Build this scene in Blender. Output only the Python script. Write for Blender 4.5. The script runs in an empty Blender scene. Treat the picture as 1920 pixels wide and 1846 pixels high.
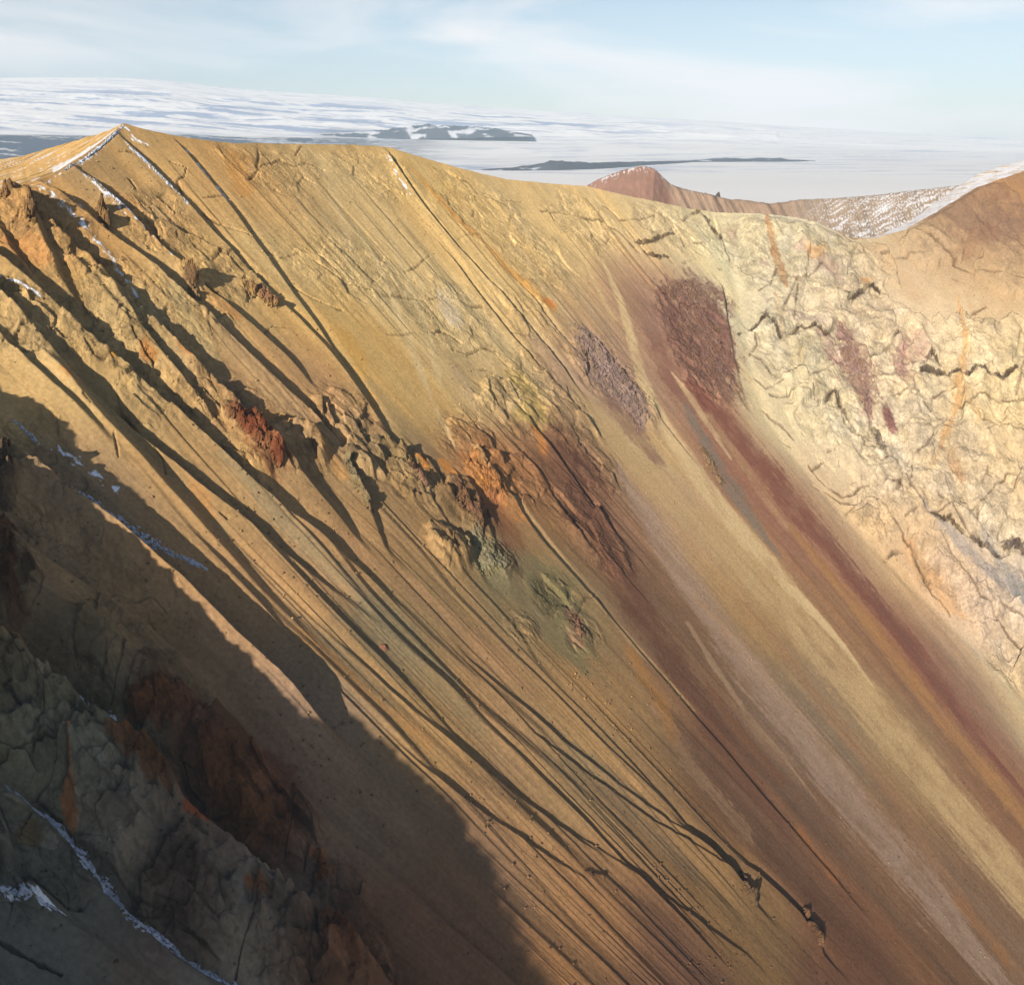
import bpy, math, random
import numpy as np
from mathutils import Vector

# ------------------------------------------------------------------ camera, sky, sun, exposure
sc = bpy.context.scene
IMW, IMH, FPX = 1920.0, 1846.0, 1500.0          # photograph frame and focal length in its pixels
PITCH = math.radians(24.5)
CP, SP = math.cos(PITCH), math.sin(PITCH)
cam_d = bpy.data.cameras.new("camera"); cam = bpy.data.objects.new("camera", cam_d)
sc.collection.objects.link(cam); sc.camera = cam
cam_d.sensor_fit = 'HORIZONTAL'; cam_d.sensor_width = 36.0; cam_d.lens = 36.0 * FPX / IMW
cam_d.clip_start = 1.0; cam_d.clip_end = 200000.0
cam.location = (0, 0, 0); cam.rotation_euler = (math.radians(90) - PITCH, 0, 0)

SUN_EL = math.radians(26.0)
SUN_H = np.array([-0.47, -0.88]); SUN_H /= np.hypot(*SUN_H)
L = np.array([SUN_H[0] * math.cos(SUN_EL), SUN_H[1] * math.cos(SUN_EL), math.sin(SUN_EL)])
sun_d = bpy.data.lights.new("sun", 'SUN'); sun = bpy.data.objects.new("sun", sun_d)
sun_d.energy = 5.0; sun_d.angle = math.radians(0.55); sun_d.color = (1.0, 0.92, 0.80)
sun.rotation_euler = Vector(L).to_track_quat('Z', 'Y').to_euler()
sun.location = (-300, -450, 400)
sc.collection.objects.link(sun)

world = bpy.data.worlds.new("World"); sc.world = world; world.use_nodes = True
wn, wl = world.node_tree.nodes, world.node_tree.links
wn.clear()
w_out = wn.new("ShaderNodeOutputWorld"); w_bg = wn.new("ShaderNodeBackground")
w_sky = wn.new("ShaderNodeTexSky"); w_sky.sky_type = 'NISHITA'; w_sky.sun_disc = False
w_sky.sun_elevation = SUN_EL; w_sky.sun_rotation = math.atan2(L[0], L[1]) % (2 * math.pi)
w_sky.altitude = 900; w_sky.air_density = 1.0; w_sky.dust_density = 0.6; w_sky.ozone_density = 1.5
w_bg.inputs["Strength"].default_value = 0.05
# thin high cloud veil: wispy noise, the same all round the sky
w_tc = wn.new("ShaderNodeTexCoord"); w_map = wn.new("ShaderNodeMapping")
w_map.inputs["Scale"].default_value = (1.0, 1.0, 5.5); w_map.inputs["Location"].default_value = (0.35, 0.1, 0.0)
w_ns = wn.new("ShaderNodeTexNoise"); w_ns.inputs["Scale"].default_value = 2.1; w_ns.inputs["Detail"].default_value = 7
w_ns.inputs["Roughness"].default_value = 0.52; w_ns.inputs["Distortion"].default_value = 0.5
w_rmp = wn.new("ShaderNodeMapRange"); w_rmp.inputs["From Min"].default_value = 0.43; w_rmp.inputs["From Max"].default_value = 0.60
w_rmp.inputs["To Min"].default_value = 0.12; w_rmp.inputs["To Max"].default_value = 0.95
w_mix = wn.new("ShaderNodeMixRGB"); w_mix.inputs["Color2"].default_value = (12.4, 11.1, 10.3, 1)
wl.new(w_tc.outputs["Generated"], w_map.inputs["Vector"]); wl.new(w_map.outputs[0], w_ns.inputs["Vector"])
# a veil of even thickness: long slant paths make it dense towards the horizon, thin overhead
w_sep = wn.new("ShaderNodeSeparateXYZ"); wl.new(w_tc.outputs["Generated"], w_sep.inputs[0])
w_el = wn.new("ShaderNodeMath"); w_el.operation = 'ADD'; w_el.inputs[1].default_value = 0.03; w_el.use_clamp = True; wl.new(w_sep.outputs["Z"], w_el.inputs[0])
w_sl = wn.new("ShaderNodeMath"); w_sl.operation = 'DIVIDE'; w_sl.inputs[0].default_value = 0.12; w_sl.use_clamp = True; wl.new(w_el.outputs[0], w_sl.inputs[1])
w_fc = wn.new("ShaderNodeMath"); w_fc.operation = 'MULTIPLY'; wl.new(w_rmp.outputs[0], w_fc.inputs[0]); w_pw = wn.new("ShaderNodeMath"); w_pw.operation = 'POWER'; w_pw.inputs[1].default_value = 1.4; wl.new(w_sl.outputs[0], w_pw.inputs[0]); wl.new(w_pw.outputs[0], w_fc.inputs[1])
wl.new(w_ns.outputs["Fac"], w_rmp.inputs["Value"]); wl.new(w_fc.outputs[0], w_mix.inputs["Fac"])
wl.new(w_sky.outputs[0], w_mix.inputs["Color1"]); wl.new(w_mix.outputs[0], w_bg.inputs["Color"])
wl.new(w_bg.outputs[0], w_out.inputs["Surface"])

sc.view_settings.view_transform = 'Standard'; sc.view_settings.look = 'None'
sc.view_settings.exposure = 0.95; sc.view_settings.gamma = 1.0; sc.view_settings.use_curve_mapping = False
sc.cycles.max_bounces = 3; sc.cycles.diffuse_bounces = 1; sc.cycles.volume_bounces = 0
sc.cycles.use_denoising = True; sc.cycles.denoising_prefilter = 'ACCURATE'

# ------------------------------------------------------------------ small maths
def ray(u, v):
    a = (np.asarray(u, float) - IMW / 2) / FPX; b = -(np.asarray(v, float) - IMH / 2) / FPX
    return np.stack([a + 0 * b, CP + b * SP + 0 * a, -SP + b * CP + 0 * a], -1)
def proj(p):
    d = p[..., 1] * CP - p[..., 2] * SP; up = p[..., 1] * SP + p[..., 2] * CP
    return IMW / 2 + FPX * p[..., 0] / d, IMH / 2 - FPX * up / d
def depth(p): return p[..., 1] * CP - p[..., 2] * SP
def sstep(a, b, x):
    t = np.clip((x - a) / (b - a), 0, 1); return t * t * (3 - 2 * t)
def lin(c):
    c = np.asarray(c, float) / 255.0
    return np.where(c <= 0.04045, c / 12.92, ((c + 0.055) / 1.055) ** 2.4)
_rs = np.random.RandomState(12345); _perm = np.tile(_rs.permutation(256).astype(np.int32), 3)
_ang = np.arange(256) * (2 * np.pi / 256); _gx, _gy = np.cos(_ang).astype(np.float32), np.sin(_ang).astype(np.float32)
def pn(x, y, seed=0):
    """gradient noise, about -0.7..0.7"""
    x = np.asarray(x); y = np.asarray(y); sh = np.broadcast(x, y).shape
    x = np.broadcast_to(x, sh); y = np.broadcast_to(y, sh)
    x0 = np.floor(x); y0 = np.floor(y); fx = (x - x0).astype(np.float32); fy = (y - y0).astype(np.float32)
    ix = (x0.astype(np.int32) + 37 * seed) & 255; iy = (y0.astype(np.int32) + 91 * seed) & 255
    pa = _perm[ix] + iy; pb = _perm[ix + 1] + iy
    k = _perm[pa]; a = _gx[k] * fx + _gy[k] * fy
    k = _perm[pb]; b = _gx[k] * (fx - 1) + _gy[k] * fy
    u = fx * fx * fx * (fx * (fx * 6 - 15) + 10)
    a += u * (b - a)
    k = _perm[pa + 1]; c = _gx[k] * fx + _gy[k] * (fy - 1)
    k = _perm[pb + 1]; b = _gx[k] * (fx - 1) + _gy[k] * (fy - 1)
    c += u * (b - c)
    w = fy * fy * fy * (fy * (fy * 6 - 15) + 10)
    return a + w * (c - a)
def fbm(x, y, o=4, seed=0, gain=0.5):
    s = 0; amp = 1.0; f = 1.0
    for k in range(o):
        s = s + amp * pn(x * f + 17.3 * k, y * f - 9.1 * k, seed + k); amp *= gain; f *= 2.03
    return s
def ridged(x, y, o=4, seed=0, gain=0.55):
    s = 0; amp = 1.0; f = 1.0
    for k in range(o):
        s = s + amp * (1 - 2.2 * np.abs(pn(x * f + 31.7 * k, y * f + 5.3 * k, seed + k))); amp *= gain; f *= 2.07
    return s

# ------------------------------------------------------------------ the large shapes of the place (metres, camera at the origin)
APEX = np.array([800.0, -160.0])                  # the slope is part of a wide funnel round this drain
_P = ray(230, 232); _P = _P * 450 / np.hypot(_P[0], _P[1]); RHO_P = np.hypot(*(_P[:2] - APEX)); Z_P = _P[2]
R0 = 950.0
def cone(x, y):
    r = np.hypot(x - APEX[0], y - APEX[1])
    return Z_P + 0.70 * (r - RHO_P) + 0.00005 * (r * r - RHO_P * RHO_P)
def flow(x, y):
    """across-slope arc (grows to the right along the rim) and distance from the drain"""
    dx = x - APEX[0]; dy = y - APEX[1]
    return (np.pi - np.arctan2(dy, dx)) * R0, np.hypot(dx, dy)
def hit(u, v, f, t0=60.0, t1=1600.0, n=500):
    d = ray(u, v); sh = d.shape[:-1]; d = d.reshape(-1, 3); ts = np.linspace(t0, t1, n)
    lo = np.full(len(d), t1 - (ts[1] - ts[0])); found = np.zeros(len(d), bool)
    for k in range(n - 1):
        q = d * ts[k + 1]
        m = (~found) & (q[:, 2] - f(q[:, 0], q[:, 1]) <= 0)
        lo[m] = ts[k]; found |= m
        if found.all(): break
    hi = lo + (ts[1] - ts[0])
    for k in range(24):
        mid = (lo + hi) / 2; q = d * mid[:, None]; below = q[:, 2] - f(q[:, 0], q[:, 1]) <= 0
        hi = np.where(below, mid, hi); lo = np.where(below, lo, mid)
    return (d * ((lo + hi) / 2)[:, None]).reshape(sh + (3,))

class TPS:
    def __init__(s, P, lam=0.0):
        P = np.asarray(P, float); s.c = P[:, :2]; n = len(P)
        K = s.k(s.c[:, None, :] - s.c[None]) + lam * np.eye(n); Q = np.c_[np.ones(n), s.c / 100]
        M = np.block([[K, Q], [Q.T, np.zeros((3, 3))]]); s.w = np.linalg.solve(M, np.r_[P[:, 2], 0, 0, 0])
    @staticmethod
    def k(d):
        r2 = (d ** 2).sum(-1) / 1e4 + 1e-12; return 0.5 * r2 * np.log(r2)
    def __call__(s, x, y):
        o = s.w[-3] + s.w[-2] * x / 100 + s.w[-1] * y / 100
        for i in range(len(s.c)):
            r2 = ((x - s.c[i, 0]) ** 2 + (y - s.c[i, 1]) ** 2) / 1e4 + 1e-12; o = o + s.w[i] * 0.5 * r2 * np.log(r2)
        return o
VALLEY = [(1335, 396), (1362, 480), (1385, 560), (1405, 680), (1440, 790), (1540, 920), (1640, 1030), (1760, 1150), (1920, 1300), (2250, 1600)]
_vp = np.array([hit(u, v, cone) for u, v in VALLEY])
PALE_RIM = [(1400, 401, 1.0), (1440, 403, 1.0), (1530, 418, 1.0), (1600, 450, 1.0), (1640, 447, 1.01), (1700, 430, 1.03), (1800, 371, 1.07), (1870, 338, 1.10), (1920, 322, 1.12), (2250, 240, 1.2)]
_d0 = np.hypot(_vp[0][0], _vp[0][1])
def _at(u, v, D):
    r = ray(u, v); return r * D / np.hypot(r[0], r[1])
_rp = np.array([_at(u, v, _d0 * k) for u, v, k in PALE_RIM])
pale = TPS(np.r_[_vp, _rp], lam=1e-4)
_side_xy = _vp[:, :2]
def valley_side(x, y):
    """signed distance to the valley line in plan, positive on the pale cliff side"""
    best = np.full(np.shape(x), 1e9); sg = np.ones(np.shape(x))
    V = np.r_[[_side_xy[0] + (_side_xy[0] - _side_xy[1]) * 6], _side_xy]
    for i in range(len(V) - 1):
        a, b = V[i], V[i + 1]; e = b - a; t = np.clip(((x - a[0]) * e[0] + (y - a[1]) * e[1]) / (e @ e), 0, 1)
        dx = x - a[0] - t * e[0]; dy = y - a[1] - t * e[1]; d = np.hypot(dx, dy); m = d < best
        cr = e[0] * (y - a[1]) - e[1] * (x - a[0])
        best = np.where(m, d, best); sg = np.where(m, np.where(cr > 0, 1.0, -1.0), sg)
    return best * sg
def base(x, y):
    s = valley_side(x, y); k = sstep(-6, 6, s)
    return cone(x, y) * (1 - k) + np.where(s > -6, pale(x, y), 0) * k
_gu = np.arange(-900.0, 2901.0, 50.0); _gv = np.arange(120.0, 2821.0, 50.0)
_GU, _GV = np.meshgrid(_gu, _gv, indexing='ij')
_GT = depth(hit(_GU, _GV, base, n=260))
def at(u, v):
    """where the line of sight of a photograph pixel meets the smooth ground"""
    u = np.atleast_1d(np.asarray(u, float)); v = np.atleast_1d(np.asarray(v, float))
    fu = np.clip((u - _gu[0]) / 50, 0, len(_gu) - 1.001); fv = np.clip((v - _gv[0]) / 50, 0, len(_gv) - 1.001)
    i = fu.astype(int); j = fv.astype(int); a = fu - i; b = fv - j
    t = (_GT[i, j] * (1 - a) * (1 - b) + _GT[i + 1, j] * a * (1 - b) + _GT[i, j + 1] * (1 - a) * b + _GT[i + 1, j + 1] * a * b)
    d = ray(u, v); F = lambda t: d[..., 2] * t - base(d[..., 0] * t, d[..., 1] * t)
    for k in range(5):
        f0 = F(t); g = (F(t + .5) - f0) / .5; g = np.where(g > -.05, -.05, g)
        t = np.clip(t - np.clip(f0 / g, -40, 40), 40, 1600)
    return d * t[..., None]

# ------------------------------------------------------------------ relief: rock spurs, rills, ledges (measured on the photograph, kept as world lines)
def pts(s):
    return np.array([[float(q) for q in p.split(',')] for p in s.split()])
# crest line | height | width of lit side | width of shaded side | gully depth | width of gully | raggedness
SPURS = [
 ("38,358 83,405 118,447 166,492 208,533 243,561 277,585 312,624 347,665 374,690 406,723 433,758 479,793 520,838 551,865 589,904 621,945 660,990", 6.0, 13, 3.5, 2.0, 10, .5),
 ("87,346 118,370 166,402 201,433 243,471 288,502 329,537 374,575 416,617 468,672 520,712 580,770 640,830", 4.6, 11, 3.0, 1.6, 9, .5),
 ("153,322 194,353 243,405 274,433 312,474 347,506 388,547 433,575 500,630 560,690", 3.0, 11, 3.0, 1.3, 9, .4),
 ("239,266 295,325 340,367 381,412 426,461 461,502 492,540 541,575 569,610 610,641 640,675 661,727 702,772 737,824", 2.0, 9, 2.0, 1.3, 7, .35),
 ("333,266 381,322 433,377 479,447 492,478 527,527 562,561 600,610 650,690 690,750", 1.7, 9, 2.0, 1.1, 6, .35),
 ("-60,430 0,488 35,520 87,554 121,589 146,627 194,655 222,686 260,717 295,740 330,768 388,824 416,862 461,897 499,928 541,959 589,990 640,1028 692,1070 734,1098 768,1139 813,1188 862,1236 917,1280 980,1330 1050,1390", 6.0, 12, 3.5, 1.8, 10, .5),
 ("-60,500 0,558 28,585 62,620 94,655 121,689 149,721 180,745 215,775 257,820 288,845 333,872 374,904 416,942 461,980 506,1018 555,1053 640,1101 692,1153 744,1195 820,1262 900,1330 1000,1400 1100,1480 1200,1570", 5.5, 11, 3.5, 1.6, 9, .45),
 ("-40,600 0,634 45,683 80,724 130,770 190,830", 2.6, 9, 2.5, 1.0, 6, .5),
 ("222,561 250,606 274,648 305,676 333,707 360,740 400,790", 3.2, 8, 2.5, 1.2, 7, .5),
 ("55,395 70,430 85,470 110,520 130,550", 3.5, 8, 3, 1.0, 6, .6),
 ("0,430 20,470 45,500 70,530", 3.0, 7, 3, 1.0, 6, .6),
 # the long sunlit scree rib that bounds the great shadow, and the ribs inside that shadow
 ("100,690 140,735 187,800 243,850 300,900 347,950 406,1010 450,1065 520,1135 568,1185 640,1245 720,1310 800,1375 850,1425 900,1470 1000,1545 1100,1620 1240,1720", 5.0, 13, 5.0, 1.5, 10, .25),
 ("20,838 87,890 152,938 208,975 264,1012 312,1053 364,1112 416,1162 465,1217 520,1270 600,1340", 9.6, 9, 4.0, 1.5, 10, .4),
 ("-30,985 28,1030 97,1066 156,1101 208,1136 260,1170 312,1209 380,1265", 4.5, 12, 4, 1.2, 8, .4),
 ("-60,1130 0,1185 38,1215 69,1248 118,1290 153,1345 180,1375 236,1405 295,1450 347,1510 409,1565 485,1640 535,1675 600,1722 680,1790 760,1870", 12.0, 13, 5.0, 6.0, 12, 1.0),
 ("130,1140 180,1178 225,1208 260,1240 311,1280 380,1330 450,1385", 8.5, 10, 4, 1.0, 8, .4),
 ("-60,1430 10,1478 60,1530 110,1575 150,1625 190,1672 215,1705 240,1740 290,1780 345,1818 420,1855", 3.0, 10, 3.5, 2.2, 8, .35),
 ("-40,1640 40,1690 110,1730 180,1775 260,1830", 3.0, 10, 3.5, 1.6, 8, .35),
 # centre
 ("640,845 665,880 682,915 700,955 706,994 730,1030", 4.5, 8, 2.5, 2.0, 6, .5),
 ("737,824 765,850 779,876 795,915 815,945 845,987 879,1011 897,1060 910,1085", 4.2, 8, 2.4, 2.2, 6, .5),
 ("851,1042 876,1084 917,1122 952,1146 983,1181 990,1212 1010,1240", 4.2, 9, 2.5, 1.8, 6, .4),
 ("728,283 748,325 775,365 800,400 850,460 900,512 950,560 1000,612 1030,650 1075,715", 2.0, 6, 1.6, 1.6, 5, .3),
 ("845,480 880,530 920,580 940,615 985,660 1010,690 1060,735 1100,790", 1.6, 6, 1.5, 1.2, 5, .3),
 ("960,520 1000,560 1040,615 1080,660", .9, 5, 1.4, 1.0, 4, .3),
 ("1100,620 1140,665 1190,715 1240,790 1290,850", .9, 6, 1.6, 1.0, 5, .3),
 ("970,770 1020,820 1060,865 1085,920 1120,960 1150,1000", 1.5, 6, 1.8, 1.2, 5, .3),
 ("880,830 918,880 955,930 990,980 1020,1020 1055,1060 1090,1100 1120,1125", 1.5, 6, 1.8, 1.2, 5, .3),
 ("980,850 1010,890 1030,930 1070,980 1110,1030", 1.2, 5, 1.6, 1.0, 4, .3),
 ("790,850 825,890 848,945", 1.5, 5, 1.6, 1.2, 4, .3),
 ("890,920 905,975 930,1020", 1.2, 5, 1.6, 1.0, 4, .3),
 # lower scree ribs
 ("640,1215 690,1262 760,1330 830,1385 900,1440 960,1490 1040,1550 1120,1600", .9, 8, 1.6, .6, 7, .15),
 ("780,1430 840,1482 910,1535 960,1570 1030,1610 1090,1650", .8, 8, 1.6, .6, 7, .15),
 ("880,1240 950,1300 1000,1340 1030,1378 1080,1410 1180,1490 1290,1570 1400,1650", .9, 8, 1.6, .7, 7, .15),
 ("1070,1560 1130,1600 1200,1650 1290,1715 1400,1790", .7, 8, 1.6, .5, 6, .15),
 ("1290,1560 1340,1600 1380,1635 1400,1660 1412,1690", 1.8, 7, 2.0, 1.4, 5, .3),
 ("1400,1620 1450,1655 1500,1700 1530,1735 1545,1790", 1.8, 7, 2.0, 1.4, 5, .3),
 ("1000,1380 1100,1450 1200,1530 1300,1600 1390,1650", .7, 7, 1.6, .8, 5, .15),
 ("1352,530 1364,580 1372,640 1380,700 1402,760", 5.0, 18, 3.0, 1.0, 5, .3),
 ("1120,1130 1180,1200 1280,1320 1400,1450 1500,1570 1600,1690", .8, 7, 2.2, .5, 5, .1),
]
def spur_data():
    out = []
    for k, (s, H, wl_, wr, g, wg, rag) in enumerate(SPURS):
        P = pts(s); Q = hit(P[:, 0], P[:, 1], lambda x, y, H=H: cone(x, y) + 0.75 * H)
        a, r = flow(Q[:, 0], Q[:, 1]); o = np.argsort(r); a, r = a[o], r[o]; o = slice(None)
        if len(r) > 4:                                # even out the measured points: crests run straight down the slope
            rs = np.linspace(r[0], r[-1], 2 * len(r)); as_ = np.interp(rs, r, a); kk = np.array([1, 2, 3, 2, 1.]) / 9
            for _ in range(7): as_[2:-2] = np.convolve(as_, kk, 'valid')
            r, a = rs, as_
        out.append((r[o], a[o], H, wl_, wr, g, wg, rag * .55, 50 + 7 * k))
    return out
SPUR_D = spur_data()

# grooves, cracks and dark ledges: polyline | radius px | depth m | colour | strength
DK, DB, DG = (84, 66, 44), (112, 88, 58), (98, 92, 80)
CRACKS = []
def crk(org, lst, r=3.2, dh=-.8, col=DK, al=.72):
    for s in lst:
        P = pts(s); P = P / 2.884 + np.array(org)
        CRACKS.append((P, r, dh, col, al))
crk((1280, 200), ["300,1235 400,1190 450,1150 480,1180 530,1270", "585,1260 620,1210 660,1250 710,1215 765,1290 830,1190", "890,1085 960,1030 1020,980 1060,1010",
    "1280,1480 1340,1465 1410,1470 1490,1470 1530,1490 1580,1440 1650,1490 1720,1500 1800,1445", "1010,1365 1080,1350 1120,1310 1160,1270", "1240,1420 1330,1410 1340,1360 1390,1430",
    "480,1555 540,1565 600,1555 660,1580 720,1610", "760,1630 810,1570 840,1650 870,1760 930,1810 1000,1820", "1500,1650 1540,1655 1580,1600", "1610,1735 1660,1720 1690,1740",
    "0,620 60,570 100,570 150,640 215,740", "380,1340 430,1370 480,1440 530,1490"], r=3.7, dh=-1.8)
crk((1280, 200), ["560,940 630,970 700,940 750,880", "1060,1010 1180,1090 1300,1130", "870,700 940,760 1010,830", "1220,680 1330,730 1400,790 1470,860 1560,900 1640,920 1740,935 1840,960",
    "1580,1600 1650,1600 1760,1630 1840,1620", "0,845 50,835", "390,1230 400,1290 340,1370", "540,1120 580,1030 610,960", "600,1180 610,1070 620,980", "390,1470 450,1520 540,1500",
    "690,1500 750,1470 810,1440", "700,1540 760,1555 800,1580", "1120,1610 1200,1590 1270,1580", "1340,1610 1400,1560 1470,1550", "1290,1640 1360,1680 1440,1700", "1640,1790 1720,1750 1840,1780",
    "1530,1140 1590,1110 1640,1080", "1600,1220 1640,1160", "1820,1450 1840,1400", "430,1130 480,1100", "410,1010 470,990 500,910", "200,880 330,830", "1070,820 1180,815 1300,815", "60,740 105,742",
    "1460,930 1540,960", "520,1800 580,1840", "1790,1600 1820,1480"], r=2.4, dh=-.7, col=DB, al=.75)
crk((1280, 740), ["830,20 870,150 930,250 1000,290 1080,310 1140,370 1190,440 1240,530 1330,670 1430,710 1500,790 1600,830 1690,910", "1710,910 1750,890 1780,780 1810,820 1840,900", "1370,560 1430,630 1500,720 1600,840",
    "1310,980 1350,1080 1400,1110 1450,1190", "1090,900 1140,850 1180,840"], r=3.6, dh=-1.8)
crk((1280, 740), ["430,80 480,130 540,170 600,240", "680,380 740,460 800,510 860,550 920,555 950,520 1000,510", "700,490 780,530 850,580 930,600 1000,570 1060,590 1110,660 1170,740 1230,830 1290,940 1340,1010",
    "1330,670 1380,660 1450,640 1500,600 1570,630 1620,590 1680,520 1750,470 1800,480", "1350,720 1430,830 1500,960 1570,1050 1600,1130", "1230,480 1240,360 1300,340 1340,280 1370,240", "1590,630 1590,700 1620,760 1650,790",
    "1000,345 1080,370 1130,350", "1090,505 1180,510", "1130,570 1170,520", "1600,1130 1660,1170 1700,1230 1760,1310 1840,1390", "700,405 750,375", "780,330 820,328", "1690,1130 1750,1180 1840,1220", "870,690 890,640 930,610", "1200,690 1260,650"], r=2.6, dh=-.8, col=DB, al=.78)
crk((640, 100), ["0,1240 70,1255 160,1285", "230,1315 290,1320 400,1335 450,1345", "480,1335 560,1325 620,1340 700,1370 760,1380", "500,1520 540,1505 600,1540 640,1570", "1590,1030 1680,1020 1740,990 1800,975", "1640,1080 1700,1100 1760,1095 1790,1130",
    "1080,855 1180,860 1250,880 1330,900 1420,925 1500,970 1560,1030 1610,1080", "1420,830 1470,860 1500,890"], r=3.2, dh=-1.0, col=(92, 74, 46))
crk((640, 100), ["600,1630 680,1640 740,1605 820,1610 850,1650 900,1700", "610,670 690,700 740,760 830,800 900,800 1000,805", "500,620 540,640", "350,1190 410,1160 480,1100", "250,1520 330,1525 410,1515", "640,1010 700,990 750,985",
    "1500,905 1560,900 1690,885", "710,890 720,850", "900,1500 960,1525 1040,1540", "690,1715 740,1710 790,1712", "1430,1030 1480,985"], r=2.3, dh=-.6, col=(120, 96, 60), al=.7)
crk((0, 100), ["1350,690 1420,610 1520,580 1600,615 1660,600 1750,635", "1600,560 1630,500", "1390,490 1400,560 1390,620", "1400,1050 1480,1080", "1520,1110 1620,1090", "1700,1135 1770,1180 1846,1230", "1560,1240 1660,1310 1750,1350 1846,1390",
    "1100,870 1180,930 1260,960 1350,1000", "1420,1500 1480,1475 1550,1490", "920,590 1010,630 1000,670 960,690 980,760", "1100,790 1220,790", "700,680 740,740", "650,540 720,550"], r=2.6, dh=-.8, col=(110, 86, 52), al=.75)
crk((0, 640), ["480,80 540,160 590,190 640,160 700,180", "850,640 890,690 905,760", "480,400 520,450", "1240,1000 1200,970", "640,600 660,700"], r=2.6, dh=-.7, col=DB, al=.6)
crk((0, 1206), ["0,630 120,620 230,630 320,655 440,640 500,600", "600,320 690,220 740,140 830,160", "1430,1520 1360,1620 1300,1730 1270,1810", "1720,1500 1730,1640 1690,1830", "1580,780 1600,900 1570,1080 1530,1160", "350,330 350,420 300,480 250,570", "60,360 130,420 170,490", "0,1640 120,1710 220,1760 340,1820", "1670,1110 1640,1200"], r=3.4, dh=-.9, col=(60, 52, 44), al=.7)
crk((640, 640), ["600,50 680,70 760,40 840,60", "1300,1420 1330,1390 1380,1390", "1260,1520 1300,1440", "590,1240 620,1160 615,1090"], r=2.6, dh=-.7, col=(90, 70, 48), al=.7)
for _k in range(len(CRACKS)):
    P, r, dh, col, al = CRACKS[_k]; q = at(P[:, 0], P[:, 1]); CRACKS[_k] = (q, r * depth(q) / FPX, dh, lin(col), al)

class Cloud:
    """points binned on a coarse grid so that those near a line are found fast"""
    def __init__(s, X, cell=12.0):
        s.X = np.ascontiguousarray(X, np.float32); s.cell = cell; s.o = X[:, :2].min(0)
        c = ((X[:, :2] - s.o) / cell).astype(np.int64); s.nx, s.ny = c.max(0) + 1
        key = c[:, 0] * s.ny + c[:, 1]; s.order = np.argsort(key, kind='stable'); s.start = np.searchsorted(key[s.order], np.arange(s.nx * s.ny + 1))
    def box(s, lo, hi):
        a = np.maximum(((lo - s.o) / s.cell).astype(int), 0); b = np.minimum(((hi - s.o) / s.cell).astype(int), [s.nx - 1, s.ny - 1])
        if (hi < s.o).any() or (b < a).any(): return np.zeros(0, np.int64)
        return np.concatenate([s.order[s.start[i * s.ny + a[1]]:s.start[i * s.ny + b[1] + 1]] for i in range(a[0], b[0] + 1)])
def near_line(X, Q, R, lo=2.2):
    """X a Cloud, polyline Q with radii R: indices of points near it and their distance in radii"""
    R = np.broadcast_to(R, len(Q)); m = R.max() * lo
    cand = X.box(Q[:, :2].min(0) - m, Q[:, :2].max(0) + m)
    if len(cand) == 0: return cand, None
    P = X.X[cand]; Q = Q.astype(np.float32)
    best = np.full(len(cand), 99.0, np.float32)
    if len(Q) == 1: best = np.linalg.norm(P - Q[0], axis=1) / np.float32(R[0])
    for i in range(len(Q) - 1):
        e = Q[i + 1] - Q[i]; t = np.clip(((P - Q[i]) @ e) / (e @ e + 1e-9), 0, 1); D = P - Q[i] - t[:, None] * e
        d = np.sqrt(np.einsum('ij,ij->i', D, D)) / (np.float32(R[i]) + t * np.float32(R[i + 1] - R[i])); best = np.minimum(best, d)
    k = best < lo
    return cand[k], best[k]

# soft zones of rock (rough) against loose scree (smooth): x, y, radius px, roughness
ROUGH = [("60,420,120 150,520,120 60,620,110 220,650,110 330,600,110 420,520,90 300,420,100", .8), ("300,760,90 420,760,90 480,850,80 560,850,80 640,780,80", .75), ("700,860,70 780,900,70 870,950,80 930,900,80 850,1030,60", .85),
 ("960,760,90 1060,800,90 1120,880,70", .75), ("1130,690,90 1200,760,50", .9), ("1290,600,95 1320,690,95", .8), ("1450,470,110 1560,520,110 1500,650,110 1620,640,120 1600,780,120 1740,760,140 1850,720,140 1800,900,120 1880,960,110 1700,900,100", .95),
 ("1640,960,60 1760,1060,60 1860,1130,80 1900,1240,60", .85), ("1250,420,90 1350,450,80", .6), ("100,1350,140 250,1500,130 100,1600,150 350,1700,120 450,1500,110 560,1750,110 600,1830,80", .8), ("30,900,70 20,1000,80 20,1100,70", .9), ("930,1050,50 1040,1120,60 980,1180,40 1090,1190,50", .6),
 ("300,1350,80 420,1450,100 520,1560,100 620,1700,90 680,1800,80", .8), ("180,1250,90 330,1300,70", .6), ("150,1050,100 250,1150,90 120,930,70 60,830,80", .5), ("1750,450,60 1850,420,80 1900,500,70", .42),
 ("880,820,80 980,900,90 1080,960,80 1140,1040,60", .62), ("1000,700,70 1060,760,60", .6),
 ("500,300,120 700,320,120 900,400,120 1000,480,120 850,600,120 650,500,130 1100,420,100 1000,600,90", .46)]
ROUGH_Q = []
for s, al in ROUGH:
    P = pts(s)
    for u, v, r in P:
        q = at(u, v); ROUGH_Q.append((q, r * depth(q[0]) / FPX, al))
def roughness(X, a, rho):
    o = np.full(len(a), .08, np.float32)
    wob = .35 * fbm(a / 14, rho / 26, 4, 901)
    for q, r, al in ROUGH_Q:
        idx, k = near_line(X, q, r, 1.7)
        if len(idx): o[idx] = np.maximum(o[idx], al * (1 - sstep(.55, 1.25, k + wob[idx])))
    return o

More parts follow.
